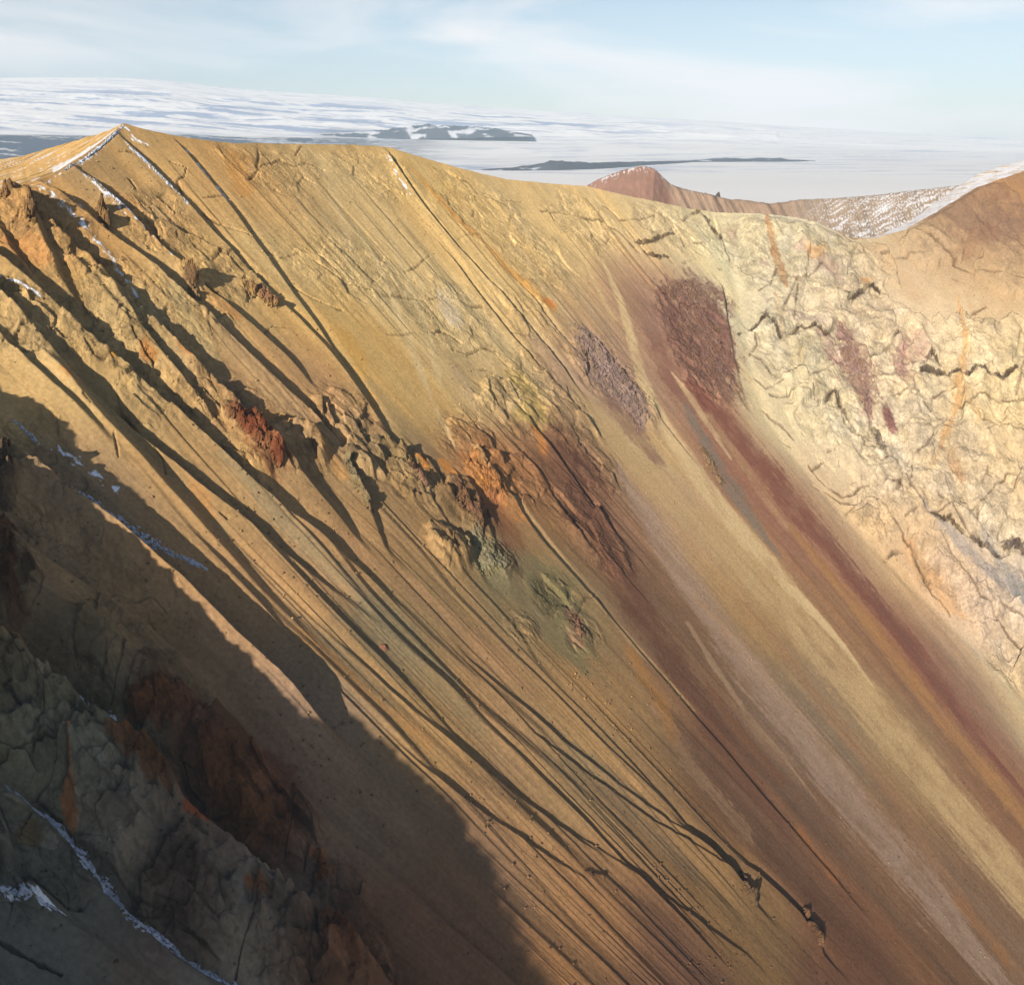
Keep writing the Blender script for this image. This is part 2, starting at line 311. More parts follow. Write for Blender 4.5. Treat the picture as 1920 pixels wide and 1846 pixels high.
RIBZ = [("620,1100,170 760,1250,190 900,1400,200 1050,1560,200 1200,1700,200", 1.0), ("300,850,130 420,960,150 520,1080,150", .8), ("760,1600,160 900,1760,170 1050,1840,150", .9), ("200,560,160 330,600,150 430,700,150 560,800,150", .55), ("900,1180,130 1020,1320,150 1150,1450,150 1300,1600,130", .6), ("150,1150,170 350,1300,170 550,1450,170", .7), ("700,900,130 820,1050,130", .6), ("500,420,200 700,480,220 900,520,200 1000,640,160 1150,480,140", .42), ("1000,850,140 1120,1000,140", .5)]
RIBZ_Q = []
for s, al in RIBZ:
    P = pts(s); q = at(P[:, 0], P[:, 1]); RIBZ_Q.append((q, P[:, 2] * depth(q) / FPX, al))
def sawtooth(t):
    f = t - np.floor(t); return np.where(f < .9, f / .9, (1 - f) / .1)
def ribs(X, a, rho):
    z = np.full(len(a), .06, np.float32)
    for q, r, al in RIBZ_Q:
        idx, k = near_line(X, q, r, 1.5)
        if len(idx): z[idx] = np.maximum(z[idx], al * (1 - sstep(.5, 1.3, k)))
    out = 0
    for lam, amp, sd in ((24, 3.0, 1001), (10.5, 1.7, 1011), (4.6, .7, 1021), (2.2, .24, 1031)):
        t = a / lam * (rho / R0) ** .0 + 1.1 * fbm(a / (2.6 * lam), rho / 330, 2, sd) + .12 * fbm(a / lam, rho / 45, 2, sd + 3)
        m = np.clip(.30 + 1.7 * pn(a / (1.4 * lam), rho / 110, sd + 5), 0, 1)
        out = out + amp * m * sawtooth(t)
    return z * out
_jr = np.random.RandomState(77); _jx = _jr.rand(4096).astype(np.float32); _jy = _jr.rand(4096).astype(np.float32); _jt = (_jr.rand(4096, 4) - .5).astype(np.float32)
def facets(x, y, lam, seed):
    """tilted blocks: height, nearness to a joint, and a random value per block"""
    x = (x / lam).astype(np.float32); y = (y / lam).astype(np.float32); ix = np.floor(x).astype(np.int32); iy = np.floor(y).astype(np.int32)
    b1 = np.full(x.shape, 9, np.float32); b2 = b1.copy(); kx = np.zeros(x.shape, np.int32); cx = np.zeros_like(b1); cy = np.zeros_like(b1)
    for dx in (-1, 0, 1):
        for dy in (-1, 0, 1):
            k = (_perm[(_perm[(ix + dx + seed) & 255] + iy + dy) & 255] * 16 + ((ix + dx) * 7 + (iy + dy) * 3 & 15)) & 4095
            ex = x - (ix + dx + _jx[k]); ey = y - (iy + dy + _jy[k]); d = ex * ex + ey * ey
            n = d < b1; b2 = np.where(n, b1, np.minimum(b2, d)); kx = np.where(n, k, kx); cx = np.where(n, ex, cx); cy = np.where(n, ey, cy); b1 = np.where(n, d, b1)
    t = _jt[kx]
    return t[:, 0] + 1.5 * (t[:, 1] * cx + t[:, 2] * cy), np.sqrt(b2) - np.sqrt(b1), t[:, 3]
def fractures(px_, py_, rg):
    """thin broken joints in the bare rock, 0..1"""
    wx = .8 * fbm(px_ / 9, py_ / 9, 2, 821); wy = .8 * fbm(px_ / 9 + 7, py_ / 9, 2, 823)
    f1 = np.abs(pn(px_ / 13 + wx, py_ / 10 + wy, 831)); f2 = np.abs(pn(px_ / 6 + wx, py_ / 5 - wy, 833)); f3 = np.abs(pn(px_ / 9 - wy * .6, py_ / 26, 835))
    g1 = sstep(-.05, .2, pn(px_ / 20, py_ / 20, 841)); g2 = sstep(.0, .25, pn(px_ / 11, py_ / 11, 843)); g3 = sstep(.0, .2, pn(px_ / 17 + 4, py_ / 17, 845))
    return np.clip(np.maximum.reduce([(1 - sstep(.0, .035, f1)) * g1, .8 * (1 - sstep(.0, .05, f2)) * g2, .8 * (1 - sstep(.0, .04, f3)) * g3]) * sstep(.12, .6, rg), 0, 1)
BLK = [None]
def relief(X):
    """height added to the smooth ground at the points of Cloud X; also returns roughness"""
    x, y, zb = X.X[:, 0], X.X[:, 1], X.X[:, 2]
    a, rho = flow(x, y); n = len(x); dz = np.zeros(n, np.float32)
    side = valley_side(x, y); on = 1 - sstep(-4, 6, side)
    rg = roughness(X, a, rho)
    for r, ac, H, wl_, wr, g, wg, rag, sd in SPUR_D:
        m = np.nonzero((rho > r[0] - 14) & (rho < r[-1] + 14) & (a > ac.min() - 60) & (a < ac.max() + 60))[0]
        if len(m) == 0: continue
        rr = rho[m]; cr = np.interp(rr, r, ac)
        wig = .8 * pn(rr / 16, 0 * rr + .3, sd) + .8 * pn(rr / 3.1, 0 * rr + .7, sd + 1) * rag
        d = (a[m] - cr) * rr / R0 + wig
        env = sstep(r[0] - 14, r[0] + 12, rr) * (1 - sstep(r[-1] - 10, r[-1] + 14, rr))
        am = a[m]; hh = H * env * (1 + rag * (.12 + 1.1 * rg[m]) * (.9 * pn(rr / 18, 0 * rr + .1, sd + 2) + .8 * pn(rr / 7, am / 9, sd + 3) + .8 * pn(rr / 3.3, am / 3.3, sd + 4) + .5 * pn(rr / 1.7, am / 1.7, sd + 5)))
        low = 1 - .86 * sstep(1020, 925, rr) * (cr > 365) if 2.9 < H < 7 else 1.0
        hh = hh * low; gg = g * env * low
        lf = np.clip(1 + d / (1.55 * wl_), 0, 1) ** 1.1 * hh
        t = np.clip(d / wr, 0, 1); dn = hh - (hh + gg) * (t * t * (3 - 2 * t)) ** .85
        rc = -gg * (1 - sstep(0, 1, (d - wr) / wg))
        dz[m] += np.where(d < 0, lf, np.where(d < wr, dn, rc)) * on[m]
    # rills and ribs that follow the fall line
    warp = 3.0 * fbm(a / 60, rho / 120, 2, 11)
    up = sstep(800, 1000, rho)
    md = sstep(-.25, .35, fbm(a / 45, rho / 130, 2, 15))
    dz += on * ((.25 + .75 * md) * (0.50 * ridged((a + warp) / 19, rho / 170, 3, 21) * (.3 + .7 * rg) + .10 * ridged((a + warp) / 6.5, rho / 90, 2, 31) * (.4 + rg)) + .025 * pn((a + warp) / 1.9, rho / 40, 37))
    # rock roughness, blocks, joints and ledges where rock is bare
    px_ = np.where(side > 0, x * 1.0, a); py_ = np.where(side > 0, -y * .6 - zb * .8, rho)
    dz += on * ribs(X, a, rho) + .05 * fbm(px_ / 1.6, py_ / 1.9, 2, 55)
    fx = np.zeros(n, np.float32); blk = np.zeros(n, np.float32); B_ = np.nonzero(rg > .12)[0]
    if len(B_):
        p, q_, g_, sd_ = px_[B_], py_[B_], rg[B_], side[B_]
        cr1 = ridged(p / 15 + .3 * pn(p / 9, q_ / 9, 3), q_ / 19, 4, 41); cr2 = fbm(p / 3.2, q_ / 4.0, 3, 51, .6)
        h = g_ * (.75 * cr1 + .5 * cr2)
        wpx = p + 2.5 * fbm(p / 11, q_ / 11, 2, 871); wpy = q_ * .8 + 2.5 * fbm(p / 11 + 5, q_ / 11, 2, 873)
        fs_ = np.where(sd_ > 0, .58, 1.0); wpx = wpx * fs_; wpy = wpy * fs_
        h1, j1, c1 = facets(wpx, wpy, 15.0, 11); h2, j2, c2 = facets(wpx, wpy, 5.2, 23)
        fm = sstep(.2, .8, g_); h += fm * (2.5 * h1 + 1.05 * h2)
        on_c = sstep(2, 14, sd_)
        tz = (q_ + 5 * fbm(p / 30, q_ / 30, 3, 881)) / 10.5; h += np.clip(.2 + 1.6 * pn(p / 26, q_ / 14, 883), 0, 1) * on_c * g_ * 1.7 * sawtooth(tz)
        jn = np.maximum((1 - sstep(0, .045, j1)) * sstep(-.1, .25, pn(p / 14, q_ / 14, 875)), .7 * (1 - sstep(0, .09, j2)) * sstep(.0, .3, pn(p / 9, q_ / 9, 877))) * fm
        f_ = np.maximum(.7 * fractures(p, q_, g_), jn); h -= .5 * f_
        pm = sstep(4, 30, sd_); h += pm * (3.2 * ridged(p / 46 + .4 * pn(p / 30, q_ / 30, 4), q_ / 60, 2, 65) + 1.1 * ridged(p / 17, q_ / 22, 2, 67))
        ll = sstep(1.0, 1.5, g_ * 2) * (1 - sstep(-60, 60, x[B_])) * (1 - sstep(990, 1030, rho[B_])); h += ll * (2.2 * ridged(p / 24, q_ / 30, 3, 69) + 1.6 * h1 + .9 * h2)
        h += on_c * fm * (1.6 * h1 + .3 * h2)
        pl = fbm(p / 24, q_ / 20, 3, 61); st = pl * 5; fr = st - np.floor(st)
        h += g_ * sstep(-2, 10, sd_) * (2.2 * (np.floor(st) + sstep(.78, 1.0, fr)) / 5)
        dz[B_] += h; fx[B_] = f_; blk[B_] = fm * (.11 * c1 + .10 * c2) * (1 + 1.4 * ll)
    BLK[0] = blk
    for k, (q, r, dh, col, al) in enumerate(CRACKS):
        idx, d = near_line(X, q, r, 2.6)
        if len(idx) == 0: continue
        nz = .75 * pn(px_[idx] / 2.6, py_[idx] / 2.6, 300 + k) + .7 * pn(px_[idx] / 1.1, py_[idx] / 1.1, 600 + k)
        d = d / np.clip(.85 + 1.3 * pn(px_[idx] / 13, py_[idx] / 13, 350 + k), .3, 1.6)
        w = 1 - sstep(.55, 1.15, d + nz); dz[idx] += dh * w
    return dz, rg, fx

# ------------------------------------------------------------------ colour of the ground (what the rock itself has)
ALB = np.array([.675, .668, .725])                                          # display colour of the sunlit rock -> its reflectance
FIELD = """100,450:190,145,85 200,470:198,158,97 60,600:200,165,105 230,330:190,153,97 300,300:198,163,103 430,320:204,156,88 500,350:203,168,108 640,330:208,178,118 720,450:208,178,118 600,500:204,173,112 480,560:198,163,102 380,600:188,155,98 300,600:182,155,102 180,620:188,156,98 80,680:195,163,106
850,380:214,178,108 900,450:212,177,112 1000,420:213,183,123 1150,400:213,183,123 1000,560:212,178,113 850,600:208,183,128 780,560:208,180,120 740,680:204,170,104 900,700:198,168,112 660,640:208,168,94 600,750:176,140,93 560,800:176,140,93 700,850:150,128,86 760,930:150,122,80 560,700:175,138,90 450,700:178,142,95 300,760:188,156,99 400,850:172,136,84 480,950:182,146,94 400,900:182,146,94
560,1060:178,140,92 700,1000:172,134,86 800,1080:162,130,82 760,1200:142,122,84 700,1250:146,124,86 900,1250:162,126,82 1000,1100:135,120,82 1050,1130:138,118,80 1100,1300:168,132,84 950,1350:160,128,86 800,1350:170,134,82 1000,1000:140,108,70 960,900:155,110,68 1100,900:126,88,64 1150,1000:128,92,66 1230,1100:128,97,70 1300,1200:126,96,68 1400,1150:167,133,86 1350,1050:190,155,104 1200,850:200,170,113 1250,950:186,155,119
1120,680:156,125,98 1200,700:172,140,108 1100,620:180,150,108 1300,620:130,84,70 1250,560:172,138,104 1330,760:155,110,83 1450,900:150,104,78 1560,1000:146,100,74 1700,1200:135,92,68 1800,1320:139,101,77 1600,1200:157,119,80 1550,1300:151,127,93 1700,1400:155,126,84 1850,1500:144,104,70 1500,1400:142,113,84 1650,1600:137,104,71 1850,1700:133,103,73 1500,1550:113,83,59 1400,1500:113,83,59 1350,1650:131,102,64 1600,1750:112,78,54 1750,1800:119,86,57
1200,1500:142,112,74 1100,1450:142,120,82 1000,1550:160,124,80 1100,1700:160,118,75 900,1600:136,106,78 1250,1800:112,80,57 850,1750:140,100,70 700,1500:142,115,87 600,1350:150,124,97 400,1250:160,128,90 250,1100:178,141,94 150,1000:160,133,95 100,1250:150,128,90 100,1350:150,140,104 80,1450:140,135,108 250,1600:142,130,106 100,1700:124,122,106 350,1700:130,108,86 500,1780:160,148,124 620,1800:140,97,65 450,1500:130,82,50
1250,420:216,192,142 1350,450:216,202,152 1500,430:216,207,167 1450,520:211,202,157 1400,620:216,206,162 1550,560:221,202,162 1500,700:221,206,157 1620,600:216,197,152 1700,560:216,192,147 1600,480:206,192,147 1700,470:196,167,117 1800,430:152,124,92 1850,400:140,110,82 1900,360:168,130,84 1850,520:192,162,112 1750,650:231,212,167 1850,640:226,206,152 1880,760:226,202,142 1700,720:226,206,157 1600,850:221,206,162 1500,800:216,202,152 1700,870:231,216,177 1800,900:221,197,147 1880,900:216,192,142 1600,950:216,192,142 1850,1000:216,202,162 1700,1000:216,182,127 1780,1100:206,167,112 1850,1120:216,202,177 1900,1250:206,182,132"""
FLD_P, FLD_C = [], []
for tok in FIELD.split():
    p, c = tok.split(':'); u, v = map(float, p.split(',')); FLD_P.append((u, v)); FLD_C.append([float(q) for q in c.split(',')])
FLD_P = np.array(FLD_P); FLD_Q = at(FLD_P[:, 0], FLD_P[:, 1]); FLD_C = lin(np.array(FLD_C))
# stains, beds and scree tongues: centre line with radii in px | colour | strength | edge raggedness | lengthwise streaking
STAIN = [
 ("1245,560,22 1262,610,40 1300,680,46", (128,90,74), .85, .5, .3), ("1285,548,34 1320,545,36 1345,560,30", (134,102,84), .85, .6, .2), ("1300,600,60 1325,670,62 1350,725,42", (134,98,78), .9, .5, .4), ("1340,600,34 1362,680,26", (130,88,74), .75, .5, .3), ("1230,640,22 1260,720,26 1300,760,20", (132,88,72), .7, .4, .4),
 ("1100,630,34 1130,680,44 1170,740,40 1205,800,26", (150,126,112), .8, .4, .2), ("1150,760,20 1190,810,22 1230,860,16", (128,92,80), .7, .4, .4),
 ("1062,700,7 1090,745,16 1130,800,24 1180,860,30 1240,920,34 1310,980,40 1400,1060,44 1500,1170,50 1620,1310,52 1760,1480,54 1900,1650,56 2040,1820,60", (191,161,111), 1.0, .16, .35),
 ("1130,490,5 1165,570,9 1185,640,11 1200,700,13 1225,760,16 1260,820,19 1300,880,24 1350,950,26 1420,1030,24 1500,1120,16 1580,1210,8 1640,1290,4", (210,182,130), 1.0, .16, .3),
 ("1158,870,8 1190,930,18 1230,1000,26 1280,1080,34 1350,1180,36 1430,1290,42 1520,1400,44 1620,1530,46 1760,1700,50 1900,1870,54", (169,143,118), .7, .3, .8),
 ("1300,730,30 1350,790,42 1430,880,40 1520,985,36 1600,1085,32 1700,1205,28 1800,1340,22 1920,1490,20", (125,78,60), .85, .35, .8), ("1540,985,10 1620,1095,12 1700,1200,11 1790,1330,9 1920,1490,9", (112,78,62), .5, .4, 1.0),
 ("1480,985,9 1540,1060,13 1600,1130,18 1720,1290,23 1850,1450,30 1960,1590,34", (171,127,74), .7, .35, .8), ("1330,780,9 1400,880,13 1470,980,12", (184,150,106), .6, .4, .8),
 ("1285,760,13 1320,830,18 1370,910,20 1420,990,16 1465,1045,8", (126,116,98), .75, .35, .4), ("1260,700,5 1290,740,8 1330,800,9 1370,860,8", (206,176,128), .8, .3, .4),
 ("1010,1060,44 1040,1120,52 1065,1190,46 1100,1260,34", (128,118,78), .75, .5, .2), ("900,1030,26 920,1090,30", (142,132,92), .7, .5, .2), ("955,705,22 1000,745,26 1010,790,24 965,790,20", (176,152,82), .65, .5, .1),
 ("895,880,30 920,915,32 960,960,22", (190,130,70), .8, .8, .5), ("790,868,11 800,885,8", (206,138,62), .85, .4, .2), ("834,868,11 848,890,10", (206,138,62), .8, .4, .2), ("1010,815,14 1020,850,10", (196,128,56), .7, .5, .3),
 ("1040,820,36 1070,880,44 1100,950,46 1150,1050,44 1210,1160,38 1290,1290,34 1380,1430,34 1480,1570,36", (107,74,53), .9, .4, .6), ("930,960,30 960,1010,26", (134,86,56), .7, .5, .3), ("1075,1160,18 1080,1200,14", (132,92,74), .6, .5, .2),
 ("600,700,22 640,760,26 700,800,20", (170,132,88), .5, .5, .3), ("640,630,24 660,660,20 680,700,12", (212,164,82), .6, .5, .4), ("690,740,10 700,760,9", (212,150,70), .7, .5, .3),
 ("455,815,26 485,845,32 520,880,26", (128,72,42), .9, .4, .2), ("500,780,12 540,800,12", (196,140,66), .5, .5, .3), ("225,703,9 240,708,8", (206,150,56), .85, .4, .1), ("345,668,10 365,690,14", (186,120,60), .6, .5, .2), ("135,735,10 150,745,12", (196,128,62), .7, .5, .2), ("360,920,9 380,950,12 400,980,9", (196,140,76), .5, .5, .4),
 ("275,672,9 285,690,12", (190,126,58), .7, .5, .2), ("40,470,26 70,500,24", (186,124,64), .5, .5, .3), ("205,355,14 240,385,16 260,420,14", (196,140,80), .5, .5, .6), ("395,565,14 440,600,14", (186,126,64), .5, .5, .5),
 ("752,295,3 800,350,6 850,405,7 900,450,7 950,505,11 1000,550,12 1040,585,13", (208,154,76), .8, .3, .5), ("1024,566,8 1036,574,9", (222,136,52), .85, .5, .1),
 ("445,300,22 452,330,24 450,360,15", (206,152,80), .75, .4, .4), ("600,270,30 700,285,30", (206,168,104), .4, .4, .5),
 ("1760,400,40 1820,430,46 1890,430,46", (134,106,82), .6, .5, .5), ("1880,350,20 1915,360,26", (184,140,84), .6, .5, .2), ("1850,440,26 1800,480,16", (142,104,72), .5, .5, .5),
 ("1575,620,20 1592,660,34 1606,710,44 1618,760,32 1625,795,14", (172,134,112), .85, .8, .5), ("1540,640,12 1560,690,16", (190,150,128), .6, .6, .4), ("1690,640,14 1700,690,22 1690,740,18", (186,150,120), .6, .8, .6), ("1690,660,12 1685,720,12", (170,128,112), .6, .4, .4), ("1660,785,12 1672,810,13", (150,92,86), .85, .35, .1), ("1500,480,14 1560,520,20", (206,170,140), .5, .5, .2), ("1720,640,18 1730,680,14", (190,150,122), .5, .5, .3), ("1430,500,14", (206,172,148), .5, .5, .1), ("1490,600,14 1545,620,14", (186,164,142), .5, .5, .3), ("1370,440,14", (190,165,130), .6, .5, .1),
 ("1797,560,5 1802,610,6 1806,660,7 1800,710,9 1796,760,9 1780,800,8 1760,850,7 1745,890,5", (216,170,104), .7, .6, .6), ("1520,490,14 1545,485,12", (226,178,104), .7, .5, .2), ("1620,530,12", (226,172,100), .6, .5, .1), ("1800,740,24 1830,800,14", (222,180,112), .5, .5, .4), ("1780,860,16 1800,900,14", (206,160,106), .6, .5, .6),
 ("1432,400,4 1440,440,7 1452,480,9 1465,520,9 1474,548,8", (190,146,92), .85, .25, .4), ("1457,560,7 1460,600,6 1470,660,5", (220,196,148), .7, .3, .3),
 ("1715,935,5 1745,975,9 1790,1020,13 1850,1080,15 1905,1130,18", (166,158,142), .75, .5, .4), ("1895,1105,14 1915,1135,16", (138,143,134), .8, .4, .2), ("1840,1010,6 1870,1060,10 1890,1100,10", (168,164,146), .7, .5, .3),
 ("1700,1020,22 1740,1080,24 1780,1130,20 1810,1160,12", (212,170,114), .75, .35, .4), ("1560,930,12 1620,980,12", (206,180,128), .5, .5, .3),
 ("1880,560,40 1840,600,26", (196,166,118), .5, .5, .4), ("1640,470,20 1690,520,22 1720,560,20", (202,172,124), .6, .4, .5),
 # shaded foreground beds
 ("255,1345,20 300,1345,26 345,1370,26", (150,96,56), .95, .7, .2), ("255,1440,20 300,1480,26 330,1520,20", (156,106,62), .95, .7, .2), ("400,1430,28 440,1480,34 480,1530,34 520,1570,26", (148,96,56), .95, .7, .2), ("365,1350,30 380,1400,30", (96,60,42), .6, .5, .1), ("370,1570,10 400,1590,12", (176,96,50), .9, .7, .1), ("595,1610,14 605,1640,14", (158,98,56), .9, .7, .1), ("620,1740,24 650,1800,34", (150,94,58), .9, .7, .2), ("480,1705,10 510,1730,12", (176,112,60), .8, .8, .1), ("570,1690,20 590,1710,16", (180,120,62), .8, .8, .1), ("155,1440,8 145,1490,13 135,1540,11 140,1570,6", (176,118,66), .9, .5, .1), ("65,1580,18", (110,84,42), .8, .4, .1), ("25,1100,12 35,1150,14", (126,76,38), .7, .5, .3), ("500,1420,16 530,1450,18", (116,70,46), .6, .5, .2), ("330,1640,40 360,1700,46", (104,84,68), .6, .5, .1),
 # scree streaks, lower right
 ("1400,1130,9 1480,1240,14 1580,1370,18 1700,1530,20 1830,1720,20", (155,116,81), .5, .4, 1), ("1290,1170,8 1340,1250,8 1400,1340,7 1470,1420,5 1530,1500,4", (171,141,106), .7, .3, .5), ("1230,1330,14 1300,1440,18 1400,1560,20", (164,130,95), .6, .35, .8), ("1440,1600,14 1540,1700,18 1650,1810,20", (103,71,48), .7, .4, 1), ("1500,1560,10 1560,1640,14", (156,101,55), .6, .4, .8), ("1330,1290,10 1400,1390,14 1460,1460,14", (123,83,55), .6, .4, .8), ("1800,1690,14 1880,1790,16", (155,105,56), .6, .4, .8),
 ("880,1190,12 960,1260,16 1080,1370,16 1200,1480,14", (182,142,88), .5, .4, .8), ("680,1160,16 800,1270,20 900,1370,20", (124,112,80), .55, .4, .6), ("640,1010,12 760,1100,18 880,1200,20 1000,1300,18", (176,136,94), .55, .4, 1), ("1180,1230,12 1240,1320,18 1260,1380,12", (167,118,58), .55, .4, .8),
 ("440,1020,12 540,1110,16 660,1220,16 800,1360,14 900,1460,12", (192,150,94), .6, .4, .8), ("1060,1430,16 1180,1530,20 1300,1640,20", (107,90,67), .5, .4, .9), ("560,1190,12 680,1300,14 800,1400,12", (190,140,80), .55, .4, .6),
]
STAIN += [
 ("665,420,3 709,499,5 735,560,7 754,613,8 775,660,9 792,707,9 806,740,6", (216,190,134), .75, .15, .3), ("720,400,3 760,520,5 800,620,7 815,680,7 828,725,5", (216,190,134), .7, .15, .3), ("805,742,3 822,780,4 840,815,4 858,850,3", (210,182,130), .7, .15, .3),
 ("872,820,3 890,850,5 912,880,6 952,920,6 1004,982,7 1056,1050,7 1118,1126,7 1190,1210,9 1300,1330,11", (190,156,104), .8, .15, .4), ("1080,460,3 1120,540,5 1150,600,6", (214,184,126), .6, .2, .4), ("600,300,6 640,400,9 660,480,9", (214,186,130), .45, .3, .6), ("560,320,4 590,400,6 620,480,6", (190,156,100), .45, .3, .6), ("900,360,5 960,450,7 1010,520,7", (222,192,134), .45, .3, .6),
 ("830,560,18 850,600,20", (222,204,168), .6, .5, .2), ("1000,640,10 1040,680,10", (176,148,112), .6, .5, .4), ("860,700,14 880,740,14", (180,152,120), .5, .5, .3), ("1215,560,20 1225,620,24", (150,116,92), .7, .5, .4),
 ("420,640,10 470,700,12 520,760,12", (196,160,106), .5, .4, .8), ("300,640,14 340,720,14", (166,140,92), .5, .5, .3), ("560,870,12 620,940,12 700,1040,12 800,1130,12", (190,148,94), .6, .35, .8), ("590,820,12 640,900,14", (196,146,80), .6, .5, .5),
 ("420,880,10 520,980,14 640,1090,18 760,1190,20 860,1290,16", (134,124,92), .55, .45, .8), ("340,780,10 430,870,12 520,950,12", (150,134,96), .5, .45, .7),
 ("330,560,12 360,620,14 400,680,12", (170,152,104), .6, .5, .4), ("250,560,14 290,610,14", (172,152,104), .5, .5, .3),
]
STAIN_Q = []
for s, c, al, ed, stk in STAIN:
    P = pts(s); q = at(P[:, 0], P[:, 1])
    if len(P) > 3: P[-1, 2] *= .35; P[0, 2] *= .6
    STAIN_Q.append((q, P[:, 2] * depth(q) / FPX * (1.3 if valley_side(q[:, 0], q[:, 1]).mean() < 0 else 1.0), lin(c), al, ed, stk))
# snow dust in gullies: drawn as broken snow
SNOWLINE = ["60,352,3 100,385,5 150,430,6 210,495,5 260,560,3", "95,348,4 130,372,6 165,400,5", "150,322,9 180,348,12 215,385,12 250,415,10 290,455,6 330,495,3", "240,272,4 280,312,8 320,352,7 360,395,5 410,445,3", "345,275,3 390,330,4 430,375,3", "228,236,4 215,255,4 190,275,4 160,300,4 120,325,3 80,345,2", "236,240,4 255,262,5 275,272,4", "100,838,6 160,880,8 220,925,6", "90,1066,4 150,1095,6 210,1135,5 260,1170,3", "20,1690,14 70,1700,14 120,1730,10", "728,300,3 745,335,4 770,370,3", "0,535,3 40,560,3 100,600,2", "120,1290,6 160,1310,7 200,1335,8 230,1370,6"]
SNOW_Q = []
for s in SNOWLINE:
    P = pts(s); q = at(P[:, 0], P[:, 1]); SNOW_Q.append((q, P[:, 2] * depth(q) / FPX))

def ground_colour(X, rg, fx):
    x, y, zb = X.X[:, 0], X.X[:, 1], X.X[:, 2]; a, rho = flow(x, y); side = valley_side(x, y)
    # organic displacement of the colour field
    wx = fbm(a / 30, rho / 90, 3, 71) * 9; wy = fbm(a / 40 + 9, rho / 60, 3, 81) * 14
    Y = Cloud(X.X + np.stack([wx, wy * .7, -wy * .5], 1), 20.0)
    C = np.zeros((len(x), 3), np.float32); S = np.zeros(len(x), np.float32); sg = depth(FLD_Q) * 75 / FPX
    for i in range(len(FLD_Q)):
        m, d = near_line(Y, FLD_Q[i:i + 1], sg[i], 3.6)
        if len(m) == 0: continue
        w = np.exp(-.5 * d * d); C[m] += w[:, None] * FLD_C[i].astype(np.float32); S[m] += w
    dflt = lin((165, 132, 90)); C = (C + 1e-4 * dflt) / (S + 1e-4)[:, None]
    on = 1 - sstep(-3, 5, side)
    wob = fbm(a / 7, rho / 16, 4, 91); wob2 = fbm(a / 2.4, rho / 45, 4, 95, .6); wob3 = fbm(a / 2.2, rho / 2.6, 3, 97, .65)
    px_ = np.where(side > 0, x, a); py_ = np.where(side > 0, -y * .6 - zb * .8, rho)
    # broad streaks of differing debris down the slope
    w2 = a + 4 * fbm(a / 50, rho / 140, 2, 101)
    s1 = fbm(w2 / 22, rho / 420, 3, 111); s2 = fbm(w2 / 6, rho / 220, 3, 121); s3 = pn(w2 / 2.0, rho / 110, 131)
    scr = on * (1 - .45 * rg)
    C *= (1 + scr * (.18 * s1 + .16 * s2 + .05 * s3))[:, None]
    hue = scr * (.5 * s1 + .6 * fbm(w2 / 10 + 40, rho / 300, 3, 141))
    C[:, 0] *= 1 + .10 * hue; C[:, 2] *= 1 - .16 * hue
    # mottling of bare rock
    mt = fbm(px_ / 8, py_ / 8, 5, 151, .6); mt2 = fbm(px_ / 20 + 5, py_ / 20, 4, 161)
    C *= (1 + rg * (.42 * mt) + .07 * mt)[:, None]; C[:, 2] *= 1 - .13 * rg * mt2; C[:, 0] *= 1 + .05 * rg * mt2
    fine = fbm(px_ / 1.5, py_ / 1.9, 3, 155, .65)
    pat = fbm(px_ / 12 + 3, py_ / 16, 4, 157, .6)
    for k, (q, r, c, al, ed, stk) in enumerate(STAIN_Q):
        idx, d = near_line(X, q, r, 1.9)
        if len(idx) == 0: continue
        d = d + ed * (1.5 * wob[idx] + 1.0 * wob3[idx]) + stk * .7 * wob2[idx]
        w = al * (1 - sstep(.5, 1.12, d)) * np.clip(.9 + .75 * pat[idx], .35, 1.1).clip(0, 1); var = (1 + .16 * mt[idx] * rg[idx] + .10 * s2[idx] * stk)[:, None]
        C[idx] = C[idx] * (1 - w[:, None]) + c * var * w[:, None]
    C *= (1 + (.06 + .28 * rg) * fine)[:, None]; C *= (1 - (.5 - .2 * sstep(0, 10, side)) * fx + 2 * BLK[0])[:, None]
    spk = sstep(.42, .52, pn(a / 1.1, rho / 1.4, 173) * (.75 + .6 * pn(a / 18, rho / 18, 175))) * on; C *= (1 - .55 * spk)[:, None]
    for k, (q, r, dh, col, al) in enumerate(CRACKS):
        idx, d = near_line(X, q, r, 2.6)
        if len(idx) == 0: continue
        nz = .75 * pn(px_[idx] / 2.6, py_[idx] / 2.6, 300 + k) + .7 * pn(px_[idx] / 1.1, py_[idx] / 1.1, 600 + k)
        d = d / np.clip(.85 + 1.3 * pn(px_[idx] / 13, py_[idx] / 13, 350 + k), .3, 1.6)
        w = al * (1 - sstep(.6, 1.2, d + nz)) * np.clip(.8 + 1.2 * pn(px_[idx] / 9, py_[idx] / 9, 40 + k), .25, 1)
        C[idx] = C[idx] * (1 - w[:, None]) + col * w[:, None]
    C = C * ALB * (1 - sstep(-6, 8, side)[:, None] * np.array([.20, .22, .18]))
    sn = fbm(a / 1.3, rho / 3.2, 3, 171, .6); SN = np.zeros(len(x), np.float32)
    for q, r in SNOW_Q:
        idx, d = near_line(X, q, r, 2.2)
        if len(idx): SN[idx] = np.maximum(SN[idx], (1 - sstep(.25, .6, d * .7 + sn[idx] * 1.9 + .42)))
    C = C * (1 - SN[:, None]) + np.array([.72, .76, .82]) * SN[:, None]
    return np.clip(C, .004, .9)

